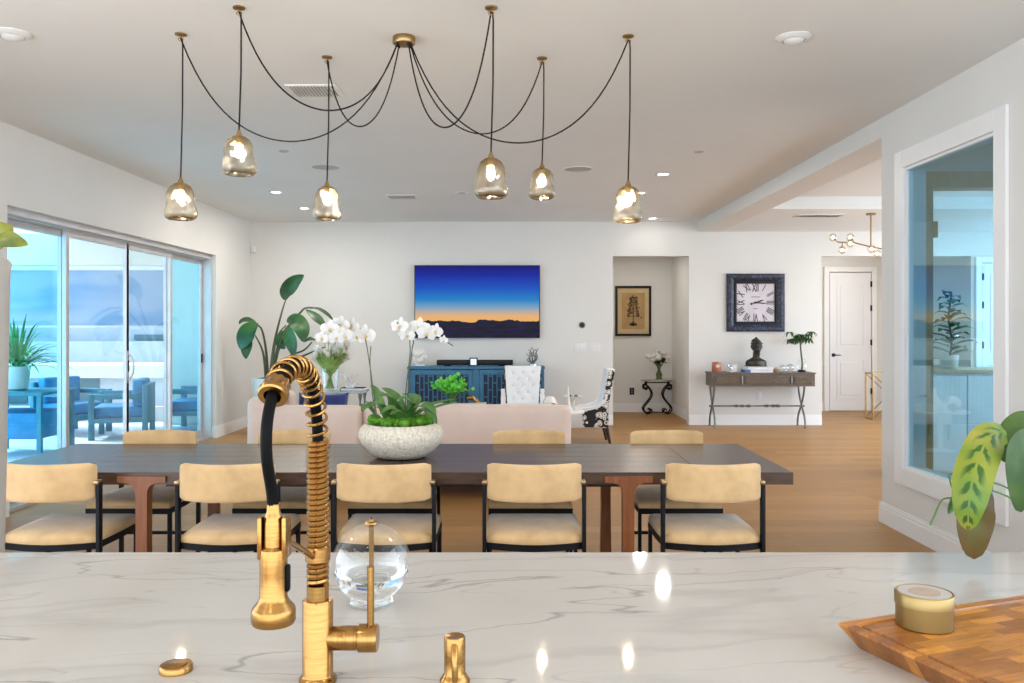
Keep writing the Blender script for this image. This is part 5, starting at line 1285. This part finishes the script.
# ------------------------------------------------------------------ through the interior window
cb = thing('sideboard', 'pale sideboard seen through the tall interior window', 'cabinet', (4.65, 8.5, 0))
b = MB(); b.box(-.75, .75, -.28, .28, .06, 1.02); b.box(-.72, .72, -.24, .26, 0, .06); b.build('body', M['cabinet'], cb, smooth=False)
b = MB(); b.box(-.77, .77, -.31, .29, 1.02, 1.055, .004); b.build('top', M['tanwood'], cb, smooth=False)
for k in range(3):
    xa = -.74+k*.495; b = MB(); b.box(xa+.003, xa+.487, -.30, -.28, .08, 1.0, .004); b.build('door', M['cabinet'], cb, smooth=False)
bp2 = thing('potted_ficus', 'leafy dark plant in a small pot on the pale sideboard', 'plant', (4.36, 8.45, 1.055))
b = MB(); b.lathe([(.06, 0), (.07, .01), (.085, .13), (.08, .135), (0, .12)], n=20, cap=(True, False)); b.build('pot', M['ceramic'], bp2)
b = MB(); b.tube(spline([(0, 0, .1), (.02, 0, .3), (-.01, 0, .5), (.02, 0, .74)], 4), .01, 7); b.build('stem', M['stem'], bp2)
b = MB()
for k in range(34):
    z = .14+.62*(k/34); a = k*2.4; l_ = .24-.12*(k/34)+random.uniform(-.03, .03); d = V((math.cos(a), math.sin(a), .35))*l_; s_ = V((.01, 0, z))
    b.leaf([s_, s_+d*.35, s_+d*.7+V((0, 0, -.01)), s_+d+V((0, 0, -.06))], .095, (0, -.2, 1), .15, nx=2)
b.build('foliage', M['darkleaf'], bp2)

# ------------------------------------------------------------------ light
wd = bpy.data.worlds.new('world'); SC.world = wd; wd.use_nodes = True; nt = wd.node_tree; nt.nodes.clear()
out = nt.nodes.new('ShaderNodeOutputWorld'); bg = nt.nodes.new('ShaderNodeBackground')
tc_ = nt.nodes.new('ShaderNodeTexCoord'); sx_ = nt.nodes.new('ShaderNodeSeparateXYZ'); rp = nt.nodes.new('ShaderNodeValToRGB')
rp.color_ramp.elements[0].position = .45; rp.color_ramp.elements[0].color = (.75, .83, .92, 1); rp.color_ramp.elements[1].position = .8; rp.color_ramp.elements[1].color = (.55, .74, 1.0, 1)
mr = nt.nodes.new('ShaderNodeMath'); mr.operation = 'MULTIPLY_ADD'; mr.inputs[1].default_value = .5; mr.inputs[2].default_value = .5
nt.links.new(tc_.outputs['Generated'], sx_.inputs[0]); nt.links.new(sx_.outputs['Z'], mr.inputs[0]); nt.links.new(mr.outputs[0], rp.inputs[0])
nt.links.new(rp.outputs[0], bg.inputs[0]); bg.inputs[1].default_value = 4.2; nt.links.new(bg.outputs[0], out.inputs[0])

sn = bpy.data.lights.new('sun', 'SUN'); sn.energy = 5; sn.angle = .01; sn.color = (1, .96, .9)
so = bpy.data.objects.new('sun', sn); COL.objects.link(so); so.rotation_euler = V((.66, -.22, -.72)).to_track_quat('-Z', 'Y').to_euler()

def lamp(x, y, z, w, size=.12, col=(1, .92, .82), spread=PI):  # disk lights for the visible downlights and for added, unseen fill lamps
    l = bpy.data.lights.new('downlight_or_fill_lamp', 'AREA'); l.shape = 'DISK'; l.size = size; l.energy = w; l.color = col; l.spread = spread
    o = bpy.data.objects.new('downlight_or_fill_lamp', l); COL.objects.link(o); o.location = (x, y, z); return o
for x, y, _ in LIT: lamp(x, y, H-.012, 15 if y < 12 else 1)
for x, y in ((-2.4, 2.6), (1.5, 2.6), (-2.4, .6), (-.5, .4), (1.4, .6), (-2.4, -1.4), (-.5, -1.4), (1.4, -1.4)): lamp(x, y, H-.012, 4)  # kitchen fill lamps, added out of view without fixtures
for x, y in ((5.4, 7.5), (6.6, 9.0), (6.4, 11.3)): lamp(x, y, H-.16, 22)  # fill lamps added out of view to brighten the hall room and sideboard
lamp(5.6, 14.0, 2.88, 7); lamp(2.0, 13.7, 2.68, 6); lamp(4.7, 4.4, H-.02, 14)  # added unseen lamps without fixtures: hall end, alcove, office fill

SC.view_settings.view_transform = 'Standard'; SC.view_settings.look = 'None'
SC.view_settings.gamma = 1; SC.view_settings.use_curve_mapping = False; SC.view_settings.exposure = 0.45
SC.cycles.max_bounces = 10; SC.cycles.diffuse_bounces = 6; SC.cycles.transparent_max_bounces = 16; SC.cycles.sample_clamp_indirect = 6
SC.cycles.use_denoising = True
